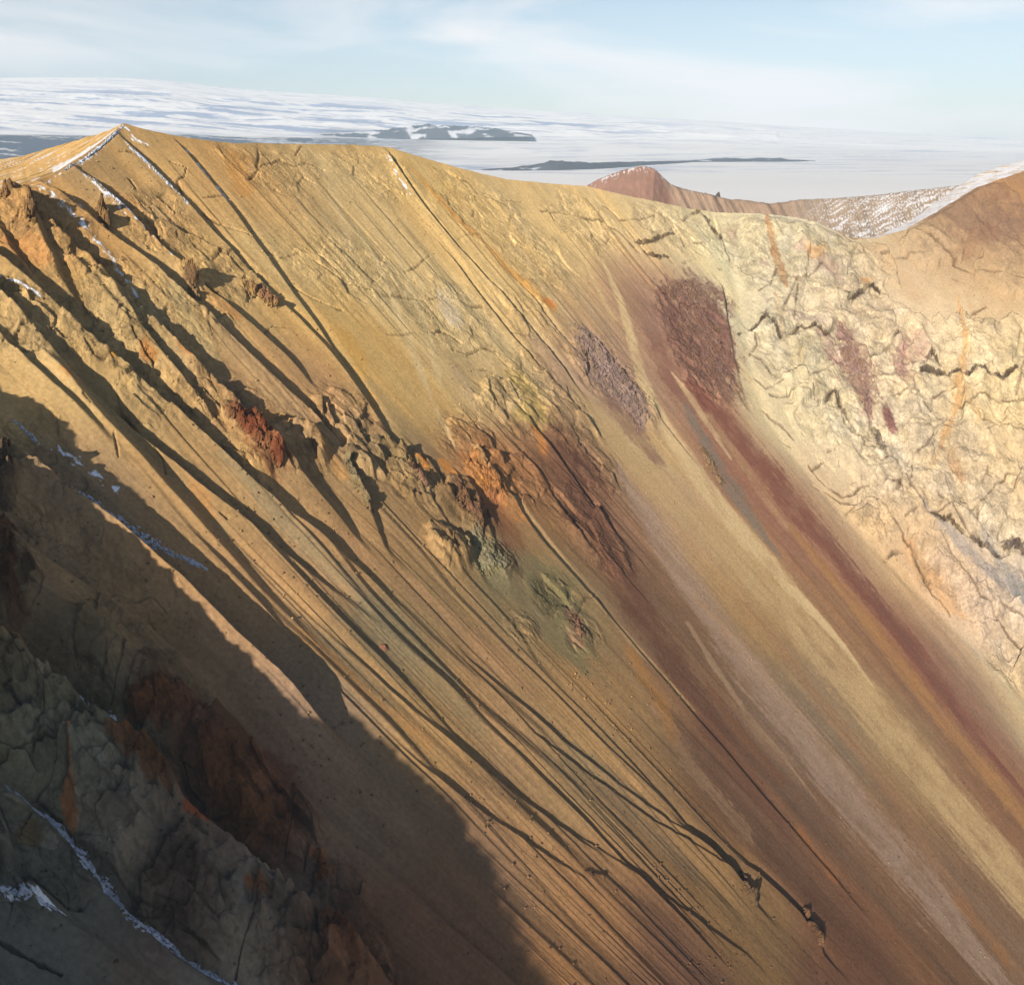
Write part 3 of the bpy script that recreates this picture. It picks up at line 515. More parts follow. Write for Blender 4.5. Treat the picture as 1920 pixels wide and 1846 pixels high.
# ------------------------------------------------------------------ materials
def nodes(name):
    m = bpy.data.materials.new(name); m.use_nodes = True; nt = m.node_tree; nt.nodes.clear()
    o = nt.nodes.new("ShaderNodeOutputMaterial"); b = nt.nodes.new("ShaderNodeBsdfPrincipled")
    nt.links.new(b.outputs[0], o.inputs["Surface"]); b.inputs["Roughness"].default_value = 0.95
    if "Specular IOR Level" in b.inputs: b.inputs["Specular IOR Level"].default_value = 0.12
    return m, nt, b
def nnew(nt, t, **kw):
    n = nt.nodes.new(t)
    for k, v in kw.items():
        if k in n.inputs: n.inputs[k].default_value = v
        else: setattr(n, k, v)
    return n
def rock_material(name, bump=1.0, grain=1.0):
    m, nt, b = nodes(name); lk = nt.links.new
    col = nnew(nt, "ShaderNodeAttribute", attribute_name="col"); fl = nnew(nt, "ShaderNodeAttribute", attribute_name="flow"); rg = nnew(nt, "ShaderNodeAttribute", attribute_name="rough")
    geo = nnew(nt, "ShaderNodeNewGeometry")
    mp = nnew(nt, "ShaderNodeMapping"); mp.inputs["Scale"].default_value = (1.1, .05, 1)
    lk(fl.outputs["Vector"], mp.inputs["Vector"])
    n1 = nnew(nt, "ShaderNodeTexNoise", Scale=1.0, Detail=4.0, Roughness=.6); lk(mp.outputs[0], n1.inputs["Vector"])
    n2 = nnew(nt, "ShaderNodeTexNoise", Scale=.75, Detail=5.0, Roughness=.68); lk(geo.outputs["Position"], n2.inputs["Vector"])
    def rng(src, lo, hi, a=.3, c=.7):
        r = nnew(nt, "ShaderNodeMapRange"); r.inputs["From Min"].default_value = a; r.inputs["From Max"].default_value = c
        r.inputs["To Min"].default_value = lo; r.inputs["To Max"].default_value = hi; lk(src, r.inputs["Value"]); return r.outputs[0]
    f1 = rng(n1.outputs["Fac"], 1 - .08 * grain, 1 + .08 * grain); f2 = rng(n2.outputs["Fac"], 1 - .20 * grain, 1 + .20 * grain)
    mu = nnew(nt, "ShaderNodeMath", operation='MULTIPLY'); lk(f1, mu.inputs[0]); lk(f2, mu.inputs[1])
    sca = nnew(nt, "ShaderNodeVectorMath", operation='SCALE'); lk(col.outputs["Vector"], sca.inputs[0]); lk(mu.outputs[0], sca.inputs["Scale"])
    lk(sca.outputs[0], b.inputs["Base Color"])
    n3 = nnew(nt, "ShaderNodeTexNoise", Scale=.9, Detail=6.0, Roughness=.7); lk(geo.outputs["Position"], n3.inputs["Vector"])
    st = nnew(nt, "ShaderNodeMath", operation='MULTIPLY_ADD'); lk(rg.outputs["Fac"], st.inputs[0]); st.inputs[1].default_value = .8 * bump; st.inputs[2].default_value = .2 * bump
    bp = nnew(nt, "ShaderNodeBump", Distance=.9); lk(st.outputs[0], bp.inputs["Strength"]); lk(n3.outputs["Fac"], bp.inputs["Height"])
    lk(bp.outputs[0], b.inputs["Normal"])
    return m
MAT_ROCK = rock_material("weathered_rock"); MAT_CRAG = rock_material("crag_rock", 1.3, 1.2)
def snow_material(name, c=(.74, .77, .83)):
    m, nt, b = nodes(name); lk = nt.links.new; geo = nnew(nt, "ShaderNodeNewGeometry")
    n = nnew(nt, "ShaderNodeTexNoise", Scale=1.4, Detail=5.0, Roughness=.65); lk(geo.outputs["Position"], n.inputs["Vector"])
    r = nnew(nt, "ShaderNodeMixRGB"); r.inputs["Color1"].default_value = (c[0] * .55, c[1] * .55, c[2] * .56, 1); r.inputs["Color2"].default_value = (*c, 1)
    mr = nnew(nt, "ShaderNodeMapRange"); mr.inputs["From Min"].default_value = .36; mr.inputs["From Max"].default_value = .55; lk(n.outputs["Fac"], mr.inputs["Value"]); lk(mr.outputs[0], r.inputs["Fac"])
    lk(r.outputs[0], b.inputs["Base Color"])
    bp = nnew(nt, "ShaderNodeBump", Distance=.3, Strength=.5); lk(n.outputs["Fac"], bp.inputs["Height"]); lk(bp.outputs[0], b.inputs["Normal"])
    return m
MAT_SNOW = snow_material("old_snow", (.46, .50, .59))

# ------------------------------------------------------------------ mesh helpers
def add_attrs(me, col=None, flw=None, rgh=None):
    n = len(me.vertices)
    if col is not None:
        at_ = me.attributes.new("col", 'FLOAT_VECTOR', 'POINT'); at_.data.foreach_set("vector", np.ascontiguousarray(col, np.float32).ravel())
    if flw is not None:
        at_ = me.attributes.new("flow", 'FLOAT_VECTOR', 'POINT'); at_.data.foreach_set("vector", np.ascontiguousarray(flw, np.float32).ravel())
    if rgh is not None:
        at_ = me.attributes.new("rough", 'FLOAT', 'POINT'); at_.data.foreach_set("value", np.ascontiguousarray(rgh, np.float32).ravel())
def mesh_obj(name, V, Q, mat, parent=None, normals=None, col=None, flw=None, rgh=None, smooth=True, **props):
    """V (n,3); Q (m,4) quads (unused vertices are dropped)"""
    used = np.zeros(len(V), bool); used[Q.ravel()] = True; idx = np.cumsum(used) - 1
    V2 = np.ascontiguousarray(V[used], np.float32); F = idx[Q].astype(np.int32)
    if normals is not None:
        t = F[:: max(1, len(F) // 500)]; fn = np.cross(V2[t[:, 1]] - V2[t[:, 0]], V2[t[:, 2]] - V2[t[:, 0]])
        if np.sum(fn * normals[used][t[:, 0]]) < 0: F = np.ascontiguousarray(F[:, ::-1])
    me = bpy.data.meshes.new(name); me.vertices.add(len(V2)); me.vertices.foreach_set("co", V2.ravel())
    me.loops.add(F.size); me.loops.foreach_set("vertex_index", F.ravel())
    me.polygons.add(len(F)); me.polygons.foreach_set("loop_start", np.arange(0, F.size, F.shape[1], dtype=np.int32)); me.polygons.foreach_set("loop_total", np.full(len(F), F.shape[1], np.int32))
    me.polygons.foreach_set("use_smooth", np.full(len(F), smooth)); me.update(calc_edges=True)
    pick = lambda q: None if q is None else q[used]
    add_attrs(me, pick(col), pick(flw), pick(rgh))
    if normals is not None: me.normals_split_custom_set_from_vertices(np.ascontiguousarray(normals[used], np.float32))
    me.materials.append(mat)
    o = bpy.data.objects.new(name, me); sc.collection.objects.link(o); o.parent = parent
    for k, v in props.items(): o[k] = v
    return o
def grid_quads(nu, nv):
    i = np.arange(nu - 1)[:, None] * nv + np.arange(nv - 1)[None]
    return np.stack([i, i + 1, i + nv + 1, i + nv], -1).reshape(-1, 4)
def grid_normals(P):
    du = np.gradient(P, axis=0); dv = np.gradient(P, axis=1); n = np.cross(dv, du)
    n /= np.linalg.norm(n, axis=-1, keepdims=True) + 1e-12
    return np.where(n[..., 2:3] < 0, -n, n)

# ------------------------------------------------------------------ the great slope, the pale cliff and what lies just behind their rim
RIM = pts("-760,640 -400,500 -200,432 -60,384 0,362 60,342 110,320 160,288 205,254 230,231 270,242 330,255 400,265 440,269 480,268 520,270 560,270 610,271 660,272 715,275 730,276 780,292 850,312 900,325 950,336 980,339 1040,345 1070,347 1100,349 1150,361 1200,372 1250,382 1290,391 1340,398 1400,401 1440,403 1500,410 1530,418 1560,432 1600,450 1640,447 1700,430 1750,402 1800,371 1830,352 1870,338 1900,328 1920,321 2250,240 2680,230")
# second skyline behind the rim: distance behind (m) and height in px above the rim
BACK = pts("-760,200,140 -200,150,66 0,118,60 60,90,51 110,66,45 160,36,28 205,12,9 230,2,0 300,2,0 1500,3,0 1640,8,3 1700,26,12 1760,38,24 1800,40,27 1920,45,24 2680,60,40")
cu = np.r_[np.linspace(-760, -40, 50, endpoint=False), np.arange(-40, 1960, 1.85), np.linspace(1960, 2680, 50)]
nt_in = 880; tt = np.r_[np.linspace(0, 1, nt_in, endpoint=False), np.linspace(1, 1.45, 36)]
NU, NV = len(cu), len(tt)
# coarse ray hits, then interpolated: gives an even mesh density over what the camera sees
ku = np.unique(np.r_[np.arange(0, NU, 9), NU - 1]); kt = np.unique(np.r_[np.arange(0, NV, 9), NV - 1])
rimv = np.interp(cu, RIM[:, 0], RIM[:, 1])
rimv = rimv + .9 * pn(cu / 23, 0 * cu, 5) + .7 * pn(cu / 7.1, 0 * cu, 6)
cU, cT = np.meshgrid(cu[ku], tt[kt], indexing='ij'); rv = rimv[ku][:, None]
hc = at(cU.ravel(), (rv + (1885 - rv) * cT).ravel()).reshape(len(ku), len(kt), 3)
def up2(Z):
    Z = np.stack([np.interp(np.arange(NU), ku, Z[:, j]) for j in range(Z.shape[1])], 1)
    return np.stack([np.interp(np.arange(NV), kt, Z[i]) for i in range(NU)], 0)
gx, gy = up2(hc[..., 0]), up2(hc[..., 1])
rp = at(cu, rimv); gx[:, 0] = rp[:, 0]; gy[:, 0] = rp[:, 1]
X = np.stack([gx.ravel(), gy.ravel(), base(gx, gy).ravel()], 1)
XC = Cloud(X)
dz, rg, fx = relief(XC)
fade = sstep(0, 22, np.repeat((tt[None] * (1885 - rimv)[:, None]), 1, 0)).ravel()
dz *= .12 + .88 * fade
col = ground_colour(XC, rg, fx)
A_, R_ = flow(X[:, 0], X[:, 1]); SIDE = valley_side(X[:, 0], X[:, 1])
G = X.copy(); G[:, 2] += dz; G = G.reshape(NU, NV, 3)
# behind the rim
NB1, NB2 = 44, 22
e = rp[:, :2] / np.hypot(rp[:, 0], rp[:, 1])[:, None]
bs = np.interp(cu, BACK[:, 0], BACK[:, 1]); bh = np.interp(cu, BACK[:, 0], BACK[:, 2])
def back_rows():
    out = []
    zr = G[:, 0, 2]; r0 = np.hypot(G[:, 0, 0], G[:, 0, 1])
    top = ray(cu, rimv - bh); zs = top[:, 2] / np.hypot(top[:, 0], top[:, 1]) * (r0 + bs)
    zs = np.where(bh > 0.5, zs, zr - .15 * bs)
    for k in range(1, NB1 + 1):
        f = k / NB1; s = bs * f; xy = G[:, 0, :2] + e * s[:, None]
        z = zr + (zs - zr) * f + np.minimum(1, bs / 20) * (.5 * pn(cu / 30 + 3, 0 * cu + s / 9, 7) + .6 * np.sin(np.pi * f) * pn(cu / 70, 0 * cu + s / 22, 8))
        out.append(np.c_[xy, z])
    for k in range(1, NB2 + 1):
        s = bs + 420 * (k / NB2) ** 2.2; xy = G[:, 0, :2] + e * s[:, None]
        out.append(np.c_[xy, zs - .62 * (s - bs) + .02 * (s - bs) * pn(cu / 40, 0 * cu + s / 30, 9)])
    return np.stack(out[::-1], 1)
B = back_rows(); NBK = NB1 + NB2
ALL = np.concatenate([B, G], 1); NR = NV + NBK
nrm = grid_normals(ALL)
Bf = B.reshape(-1, 3); ba, br = flow(Bf[:, 0], Bf[:, 1]); ucol = np.repeat(cu, NBK); srow = np.tile(np.arange(NBK)[::-1], NU)
gold = lin((206, 166, 100)) * ALB
bc = gold * (1 + .35 * fbm(Bf[:, 0] / 3.5 - Bf[:, 1] / 9, Bf[:, 1] / 60 + Bf[:, 0] / 60, 4, 211) + .12 * fbm(ba / 3, br / 3, 3, 212))[:, None]
dkb = sstep(.18, .45, fbm(Bf[:, 0] / 6 - Bf[:, 1] / 16, Bf[:, 1] / 90 + Bf[:, 0] / 60, 3, 213)); bc = bc * (1 - .45 * dkb[:, None])
sn = sstep(.30, .42, fbm(Bf[:, 0] / 2.5 - Bf[:, 1] / 7, Bf[:, 1] / 40 + Bf[:, 0] / 40, 4, 214) + .0) * (ucol < 260) * .8
crest = (1 - sstep(3, 10, srow * 1.0 + 5 * pn(ucol / 9, srow * .2, 3))) * (ucol > 100) * (ucol < 236)
rt = sstep(1600, 1660, ucol) * (1 - .75 * sstep(.12, .3, fbm(Bf[:, 0] / 12, Bf[:, 1] / 5 + Bf[:, 2], 4, 215)))
s_all = np.clip(np.maximum(np.maximum(sn, crest), rt), 0, 1)[:, None]
bc = bc * (1 - s_all) + np.array([.52, .51, .52]) * s_all
bc = bc.reshape(NU, NBK, 3)
COL = np.concatenate([bc, col.reshape(NU, NV, 3)], 1).reshape(-1, 3)
RGH = np.concatenate([np.full((NU, NBK), .25), rg.reshape(NU, NV)], 1).ravel()
FLW = np.concatenate([np.stack([ba, br, 0 * ba], 1).reshape(NU, NBK, 3), np.stack([A_, R_, 0 * A_], 1).reshape(NU, NV, 3)], 1).reshape(-1, 3)
Q = grid_quads(NU, NR)
ci = np.repeat(np.arange(NU - 1), NR - 1); rj = np.tile(np.arange(NR - 1), NU - 1)
side_q = np.concatenate([np.full((NU, NBK), -9.), SIDE.reshape(NU, NV)], 1)[:-1, :-1].ravel()
rg_q = RGH.reshape(NU, NR)[:-1, :-1].ravel()
is_back = rj < NBK
uq = cu[ci]; vq = np.concatenate([np.zeros((NU, NBK)), rimv[:, None] + (1885 - rimv[:, None]) * tt[None]], 1)[:-1, :-1].ravel()
is_pale = (~is_back) & (side_q > 0)
wob_q = np.concatenate([np.zeros((NU, NBK)), fbm(A_ / 25, R_ / 60, 3, 333).reshape(NU, NV)], 1)[:-1, :-1].ravel()
scree = (~is_back) & (~is_pale) & (vq > np.interp(uq, [-800, 100, 300, 560, 760, 900, 1050, 1160, 1400, 2700], [900, 900, 900, 1010, 1090, 1200, 1270, 1100, 800, 700]) + 40 * wob_q) & ~((uq < np.interp(vq, [0, 1150, 1300, 1846, 3000], [0, 0, 420, 860, 1500])))
ALLf = ALL.reshape(-1, 3); NRM = nrm.reshape(-1, 3)
def region(name, mask, **p):
    return mesh_obj(name, ALLf, Q[mask], MAT_ROCK, normals=NRM, col=COL, flw=FLW, rgh=RGH, **p)
region("mountain_slope", (~is_back) & (~is_pale) & (~scree), kind="structure", label="tan and ochre crater slope cut by sharp gullies and rock spurs", category="mountain slope")
region("scree", scree, kind="stuff", label="long streaked brown and tan scree running down the slope", category="scree")
region("cliff", is_pale, kind="structure", label="pale cream cracked cliff facing the sun across the gully", category="cliff")
region("mountain_flank", is_back & (uq < 1500), kind="structure", label="golden outer flank behind the snowy ridge crest of the peak", category="mountain flank")
region("snow_slope", is_back & (uq >= 1500), kind="structure", label="snow bank lying behind the crest of the brown ridge", category="snow slope")

# ------------------------------------------------------------------ the ridge beside the camera that throws the great shadow
EDGE = pts("-330,560,40 -200,640,42 -90,690,45 0,722,50 55,751,52 104,756,54 165,800,58 180,850,64 243,912,70 288,937,76 347,994,84 406,1056,92 450,1115,100 520,1181,112 575,1240,126 640,1330,150 750,1405,180 850,1490,205 900,1580,222 945,1670,236 990,1760,250 1040,1850,264 1110,1960,282 1210,2100,300")
S_ = at(EDGE[:, 0], EDGE[:, 1]); S_[:, 2] += 1.0
C_ = S_ + L[None] * EDGE[:, 2:3]
seg = np.r_[0, np.cumsum(np.linalg.norm(np.diff(C_, axis=0), axis=1))]; sl = np.linspace(0, seg[-1], 520)
crest3 = np.stack([np.interp(sl, seg, C_[:, k]) for k in range(3)], 1)
crest3[:, 2] += 2.0 * pn(sl / 13, 0 * sl, 401) + 1.7 * pn(sl / 4.6, 0 * sl, 402) + .9 * pn(sl / 1.7, 0 * sl, 403) - .3
out2 = np.array([SUN_H[0], SUN_H[1]])                    # towards the sun: the side away from the crater
rows = np.r_[-np.array([44, 36, 30, 24, 18, 13, 9, 5, 3, 1.2]), 0, np.array([1.2, 3, 6, 11, 18, 27, 38, 52, 70, 90, 130, 180, 240])]
RG = np.zeros((len(sl), len(rows), 3))
for j, o in enumerate(rows):
    q = crest3.copy(); q[:, :2] += out2 * o
    drop = np.abs(o) * (3.4 if o < 0 else .85)
    q[:, 2] -= drop - min(1, abs(o) / 8) * (2.2 * ridged(sl / 14, 0 * sl + o / 11, 4, 411) + .05 * abs(o) * pn(sl / 30, 0 * sl + o / 30, 412))
    RG[:, j] = q
RGf = RG.reshape(-1, 3); fa, fr = flow(RGf[:, 0], RGf[:, 1])
rc = lin((150, 118, 78)) * ALB * (1 + .3 * fbm(fa / 6, fr / 10, 4, 421))[:, None]
mesh_obj("ridge", RGf, grid_quads(len(sl), len(rows))[:, ::-1] if False else grid_quads(len(sl), len(rows)), MAT_ROCK, col=rc, flw=np.stack([fa, fr, 0 * fa], 1), rgh=np.full(len(RGf), .8), kind="structure", label="jagged brown ridge beside the crater slope", category="ridge")

# ------------------------------------------------------------------ hill and snow-flecked slope behind the saddle
HILL = pts("1000,392 1060,372 1090,354 1120,337 1150,325 1175,317 1190,313 1212,312 1228,317 1245,334 1258,345 1270,350 1300,358 1330,364 1345,368 1370,374 1400,375 1440,382 1470,379 1500,374 1560,372 1640,366 1720,356 1790,348 1830,345 1900,342 2000,345")
HD = pts("1000,1150 1240,1080 1350,1050 1500,1000 1640,960 1830,930 2000,950")
hu = np.arange(1000, 2000, 1.5); hv = np.interp(hu, HILL[:, 0], HILL[:, 1]) + .7 * pn(hu / 9, 0 * hu, 431) + .8 * (hu > 1230) * np.abs(pn(hu / 14, 0 * hu, 432)); hd = np.interp(hu, HD[:, 0], HD[:, 1])
hr = ray(hu, hv); hp = hr * (hd / np.hypot(hr[:, 0], hr[:, 1]))[:, None]; he = hp[:, :2] / np.hypot(hp[:, 0], hp[:, 1])[:, None]
ss = np.r_[np.linspace(-260, 0, 120), 260 * np.linspace(0, 1, 16)[1:] ** 1.6]
HG = np.zeros((len(hu), len(ss), 3))
for j, s in enumerate(ss):
    q = hp.copy(); q[:, :2] += he * s
    px = hu + min(0, s) * .55                      # ribs lean down to the lower left
    q[:, 2] += (.40 * s if s < 0 else -.45 * s) + (min(1, abs(s) / 10)) * (2.6 * ridged(px / 26, 0 * px + s / 200, 3, 441) * sstep(1225, 1300, px) + .8 * fbm(hu / 9, 0 * hu + s / 14, 4, 442))
    HG[:, j] = q
HGf = HG.reshape(-1, 3); qu = np.repeat(hu, len(ss)); qs = np.tile(ss, len(hu)); qx = qu + np.minimum(0, qs) * .55
k1 = sstep(1225, 1262, qx + 6 * pn(qu / 20, qs / 20, 443)); k2 = sstep(1440, 1540, qu)
hc_ = lin((158, 122, 100)) * (1 - k1[:, None]) + lin((168, 142, 114)) * k1[:, None]; hc_ = hc_ * (1 - k2[:, None]) + lin((168, 148, 122)) * k2[:, None]
hc_ = hc_ * (1 + .14 * fbm(qu / 20, qs / 40, 4, 444) + .10 * fbm(qu / 5, qs / 9, 3, 446))[:, None]
dk = sstep(.08, .3, pn(qx / 17, qs / 300, 445)) * k1 * (1 - .6 * k2); hc_ = hc_ * (1 - .5 * dk)[:, None]
pk = (1 - k1) * sstep(0, 1, fbm(qu / 30, qs / 50, 2, 447) + .4); hc_ = hc_ * (1 - .12 * pk)[:, None]
fs = sstep(.0, .22, fbm((qs - .42 * qu) / 3.0, (qu + .3 * qs) / 44, 4, 448, .62) - .20 + .24 * sstep(1500, 1760, qu)) * sstep(1490, 1570, qu) + .8 * sstep(.12, .3, fbm(qu / 6, qs / 10, 3, 449)) * (1 - sstep(3, 24, -qs + 10 * (qu > 1215))) * (qu < 1300)
fs = np.clip(fs, 0, 1)[:, None]; hc_ = hc_ * ALB * (1 - fs) + np.array([.5, .49, .5]) * fs
Qh = grid_quads(len(hu), len(ss)); qi = np.repeat(np.arange(len(hu) - 1), len(ss) - 1); hn = grid_normals(HG).reshape(-1, 3); hfl = np.stack([qx * .5, qs, 0 * qs], 1)
left_part = hu[qi] < 1462
mesh_obj("hill", HGf, Qh[left_part], MAT_ROCK, normals=hn, col=hc_, flw=hfl, rgh=np.full(len(HGf), .3), kind="structure", label="rounded reddish brown hill with a ribbed shoulder behind the saddle", category="hill")
mesh_obj("hillside", HGf, Qh[~left_part], MAT_ROCK, normals=hn, col=hc_, flw=hfl, rgh=np.full(len(HGf), .3), kind="structure", label="snow-flecked brown hillside behind the saddle", category="hillside")

# ------------------------------------------------------------------ snow plain, ice cap and the low dark hills on it
def u_of_az(az): return IMW / 2 + FPX * np.tan(az) / CP
SKYL = pts("-900,160 -300,150 0,147 120,146 200,146 280,148 330,152 400,161 470,168 560,174 640,179 700,183 800,192 900,200 1000,207 1100,213 1250,222 1400,231 1600,244 1800,254 1920,259 2600,262")
az = np.radians(np.r_[np.linspace(-64, -36, 40, endpoint=False), np.linspace(-36, 36, 620), np.linspace(36, 64, 40)[1:]])
rr = np.r_[np.geomspace(900, 3200, 50, endpoint=False), np.geomspace(3200, 15000, 340), np.geomspace(15000, 18000, 10)[1:]]
AZ, RR = np.meshgrid(az, rr, indexing='ij'); U = u_of_az(np.clip(AZ, -1.05, 1.05))
sv = np.interp(U, SKYL[:, 0], SKYL[:, 1]); tr = ray(np.clip(U, -900, 2800), sv); te = tr[..., 2] / np.hypot(tr[..., 0], tr[..., 1])
PX, PY = RR * np.sin(AZ), RR * np.cos(AZ); ZPL = -250.0
gr = np.clip((RR - 7900) / (15000 - 7900), 0, 1.0); gr = np.where(gr < .12, gr ** 2 / .12 * .5 + gr * .5, gr)
zs_ = 15000 * te; PZ = ZPL + (zs_ - ZPL) * gr - np.clip(RR - 15000, 0, None) * .02
PZ += sstep(9300, 10500, RR) * (1 - sstep(13000, 14800, RR)) * (34 * fbm(PX / 1900, PY / 1300, 4, 501) + 13 * ridged(PX / 900, PY / 800, 3, 502)) * np.clip((sv < 235) * 1.0 + .25, 0, 1)
PZ += 3 * fbm(PX / 700, PY / 900, 4, 503) * sstep(1800, 3500, RR)
b = ray(U * 0 + 960, 0)                             # unused direction, keeps shapes explicit
P3 = np.stack([PX, PY, PZ], -1); _, pv = proj(P3)
n_a = fbm(PX / 500, PY / 900, 5, 511, .6); n_b = fbm(PX / 1900, PY / 1300, 4, 512); n_c = fbm(PX / 1500, PY / 330, 5, 513, .6); n_d = fbm(PX / 900, PY / 160, 4, 515, .6)
snow_c = np.array([.57, .55, .535]); lava = np.array([.022, .028, .045]); streak_c = np.array([.17, .22, .35])
band = sstep(7500, 7750, RR + 150 * n_c) * (1 - sstep(9250, 9420, RR + 120 * n_c)) * (1 - sstep(540, 900, U + 200 * n_b))         # dark lava plain, far left
w_l = band * np.clip(sstep(-.42, -.2, n_d) + .35, 0, 1) * (1 - .8 * sstep(.18, .3, n_d) * sstep(200, 420, U))
w_s = np.clip(sstep(.04, .26, n_c + .3 * n_b), 0, 1) * sstep(9500, 9900, RR) * (1 - sstep(12600, 14200, RR)) * .85 * (1 - sstep(1000, 1500, U))       # blue shading of the cap's undulations, painted in as streaks
sl1 = np.exp(-.5 * ((RR - 9700) / 260) ** 2) * sstep(560, 640, U) * (1 - sstep(930, 1010, U)) * sstep(-.3, -.05, n_c)
w_r = sstep(.16, .4, n_d) * sstep(4200, 6000, RR) * .4 + sstep(.05, .2, n_d) * np.exp(-.5 * ((RR - 5900) / 420) ** 2) * sstep(740, 860, U) * (1 - sstep(1150, 1400, U)) * .8
w_n = sstep(.1, .35, n_a) * (1 - sstep(5200, 7400, RR)) * (1 - sstep(0, 300, U)) * .9
wl_ = np.clip(np.maximum.reduce([w_l, .55 * sl1, w_n]), 0, 1)[..., None]; wi_ = np.clip(np.maximum(w_s, w_r), 0, 1)[..., None]
pc = snow_c * (1 + .05 * n_b[..., None]) * (1 + .16 * sstep(9000, 10500, RR))[..., None]; pc = pc * (1 - wi_) + streak_c * wi_; pc = pc * (1 - wl_) + lava * wl_
def far_material(name):
    m, nt, bs_ = nodes(name); lk = nt.links.new
    c = nnew(nt, "ShaderNodeAttribute", attribute_name="col"); lk(c.outputs["Vector"], bs_.inputs["Base Color"]); bs_.inputs["Roughness"].default_value = 1.0; bs_.inputs["Specular IOR Level"].default_value = 0.0
    return m
MAT_FAR = far_material("snow_and_lava")
Qp = grid_quads(len(az), len(rr)); pj = np.tile(np.arange(len(rr) - 1), len(az) - 1); cap = rr[pj] >= 9400
pn_ = grid_normals(P3).reshape(-1, 3)
mesh_obj("plain", P3.reshape(-1, 3), Qp[~cap], MAT_FAR, normals=pn_, col=pc.reshape(-1, 3), kind="structure", label="flat snow-covered plain with dark lava streaks", category="plain")
mesh_obj("ice_cap", P3.reshape(-1, 3), Qp[cap], MAT_FAR, normals=pn_, col=pc.reshape(-1, 3), kind="structure", label="broad white ice cap rising on the horizon", category="ice cap")

def low_hill(name, s, label, seed, white=.0, dist=None):
    """s: u, base v, crest v along the hill; stands on the plain"""
    T = pts(s); u = np.arange(T[0, 0], T[-1, 0], 2.0); vb = np.interp(u, T[:, 0], T[:, 1]); vt = np.interp(u, T[:, 0], T[:, 2])
    rb = ray(u, vb); rb = rb * ((ZPL / rb[:, 2]) if dist is None else dist / np.hypot(rb[:, 0], rb[:, 1]))[:, None]; D = np.hypot(rb[:, 0], rb[:, 1]); zb_ = rb[:, 2].copy(); tp = ray(u, vt); hgt = tp[:, 2] / np.hypot(tp[:, 0], tp[:, 1]) * (D * 1.04) - zb_
    ee = rb[:, :2] / D[:, None]; f = np.r_[np.linspace(0, 1, 26), np.linspace(1, 2.2, 10)[1:]]; M = np.zeros((len(u), len(f), 3))
    for j, g in enumerate(f):
        h = np.sin(np.clip(g, 0, 1) * np.pi / 2) ** .9 if g <= 1 else 1 - ((g - 1) / 1.2) ** 1.5
        q = rb.copy(); q[:, :2] += ee * (g * .04 * D)[:, None]
        q[:, 2] = zb_ - 12 + np.maximum(0, hgt + 12) * h * (1 + .25 * fbm(u / 22, 0 * u + g * 2.2, 4, seed) * np.clip(np.sin(g * 2.2), 0, 1)); M[:, j] = q
    F3 = M.reshape(-1, 3); c = np.array([.045, .048, .055]) * (1 + .4 * fbm(F3[:, 0] / 160, F3[:, 1] / 260, 4, seed + 1))[:, None]
    sn_ = sstep(.2, .4, fbm(F3[:, 0] / 240, F3[:, 1] / 200, 4, seed + 2) + white)[:, None] * .7; c = c * (1 - sn_) + np.array([.6, .6, .63]) * sn_
    return mesh_obj(name, F3, grid_quads(len(u), len(f)), MAT_FAR, normals=grid_normals(M).reshape(-1, 3), col=c, kind="structure", label=label, category="hill")
low_hill("distant_hill", "900,321,318 960,321,314 1000,320,309 1030,320,303 1048,320,301 1080,319,304 1110,318,306 1150,316,304 1200,312,303 1260,308,302 1300,305,302", "dark blue low hill on the snow plain left of the reddish hill top", 521, -.12)
low_hill("distant_hill", "1230,306,303 1290,305,301 1330,304,298 1360,304,296 1390,304,297.5 1430,304,296 1470,304,297 1500,304,300 1540,304,302.5 1580,304,303", "long thin dark ridge on the snow plain above the saddle", 531, -.15)
low_hill("distant_hill", "560,262,260 600,261,252 640,261,249 690,260,247 740,260,242 770,259,236 800,258,235 840,258,236 890,256,238 930,255,241 960,254,247 1000,254,253", "dark blue rocky scarp along the foot of the ice cap", 541, .13, 9350.0)

# ------------------------------------------------------------------ air
bm_v = np.array([[x, y, z] for x in (-19000, 19000) for y in (-3000, 19000) for z in (-700, 1400)], float)
bq = np.array([[0, 1, 3, 2], [4, 6, 7, 5], [0, 4, 5, 1], [2, 3, 7, 6], [0, 2, 6, 4], [1, 5, 7, 3]])
mh = bpy.data.materials.new("haze"); mh.use_nodes = True; mh.node_tree.nodes.clear()
ho = mh.node_tree.nodes.new("ShaderNodeOutputMaterial"); hv_ = mh.node_tree.nodes.new("ShaderNodeVolumePrincipled")
hv_.inputs["Color"].default_value = (.62, .80, 1.0, 1); hv_.inputs["Density"].default_value = 4.8e-5; hv_.inputs["Anisotropy"].default_value = -.12
mh.node_tree.links.new(hv_.outputs[0], ho.inputs["Volume"])
mesh_obj("haze", bm_v, bq, mh, smooth=False, kind="stuff", label="thin blue air over the far plain", category="haze")

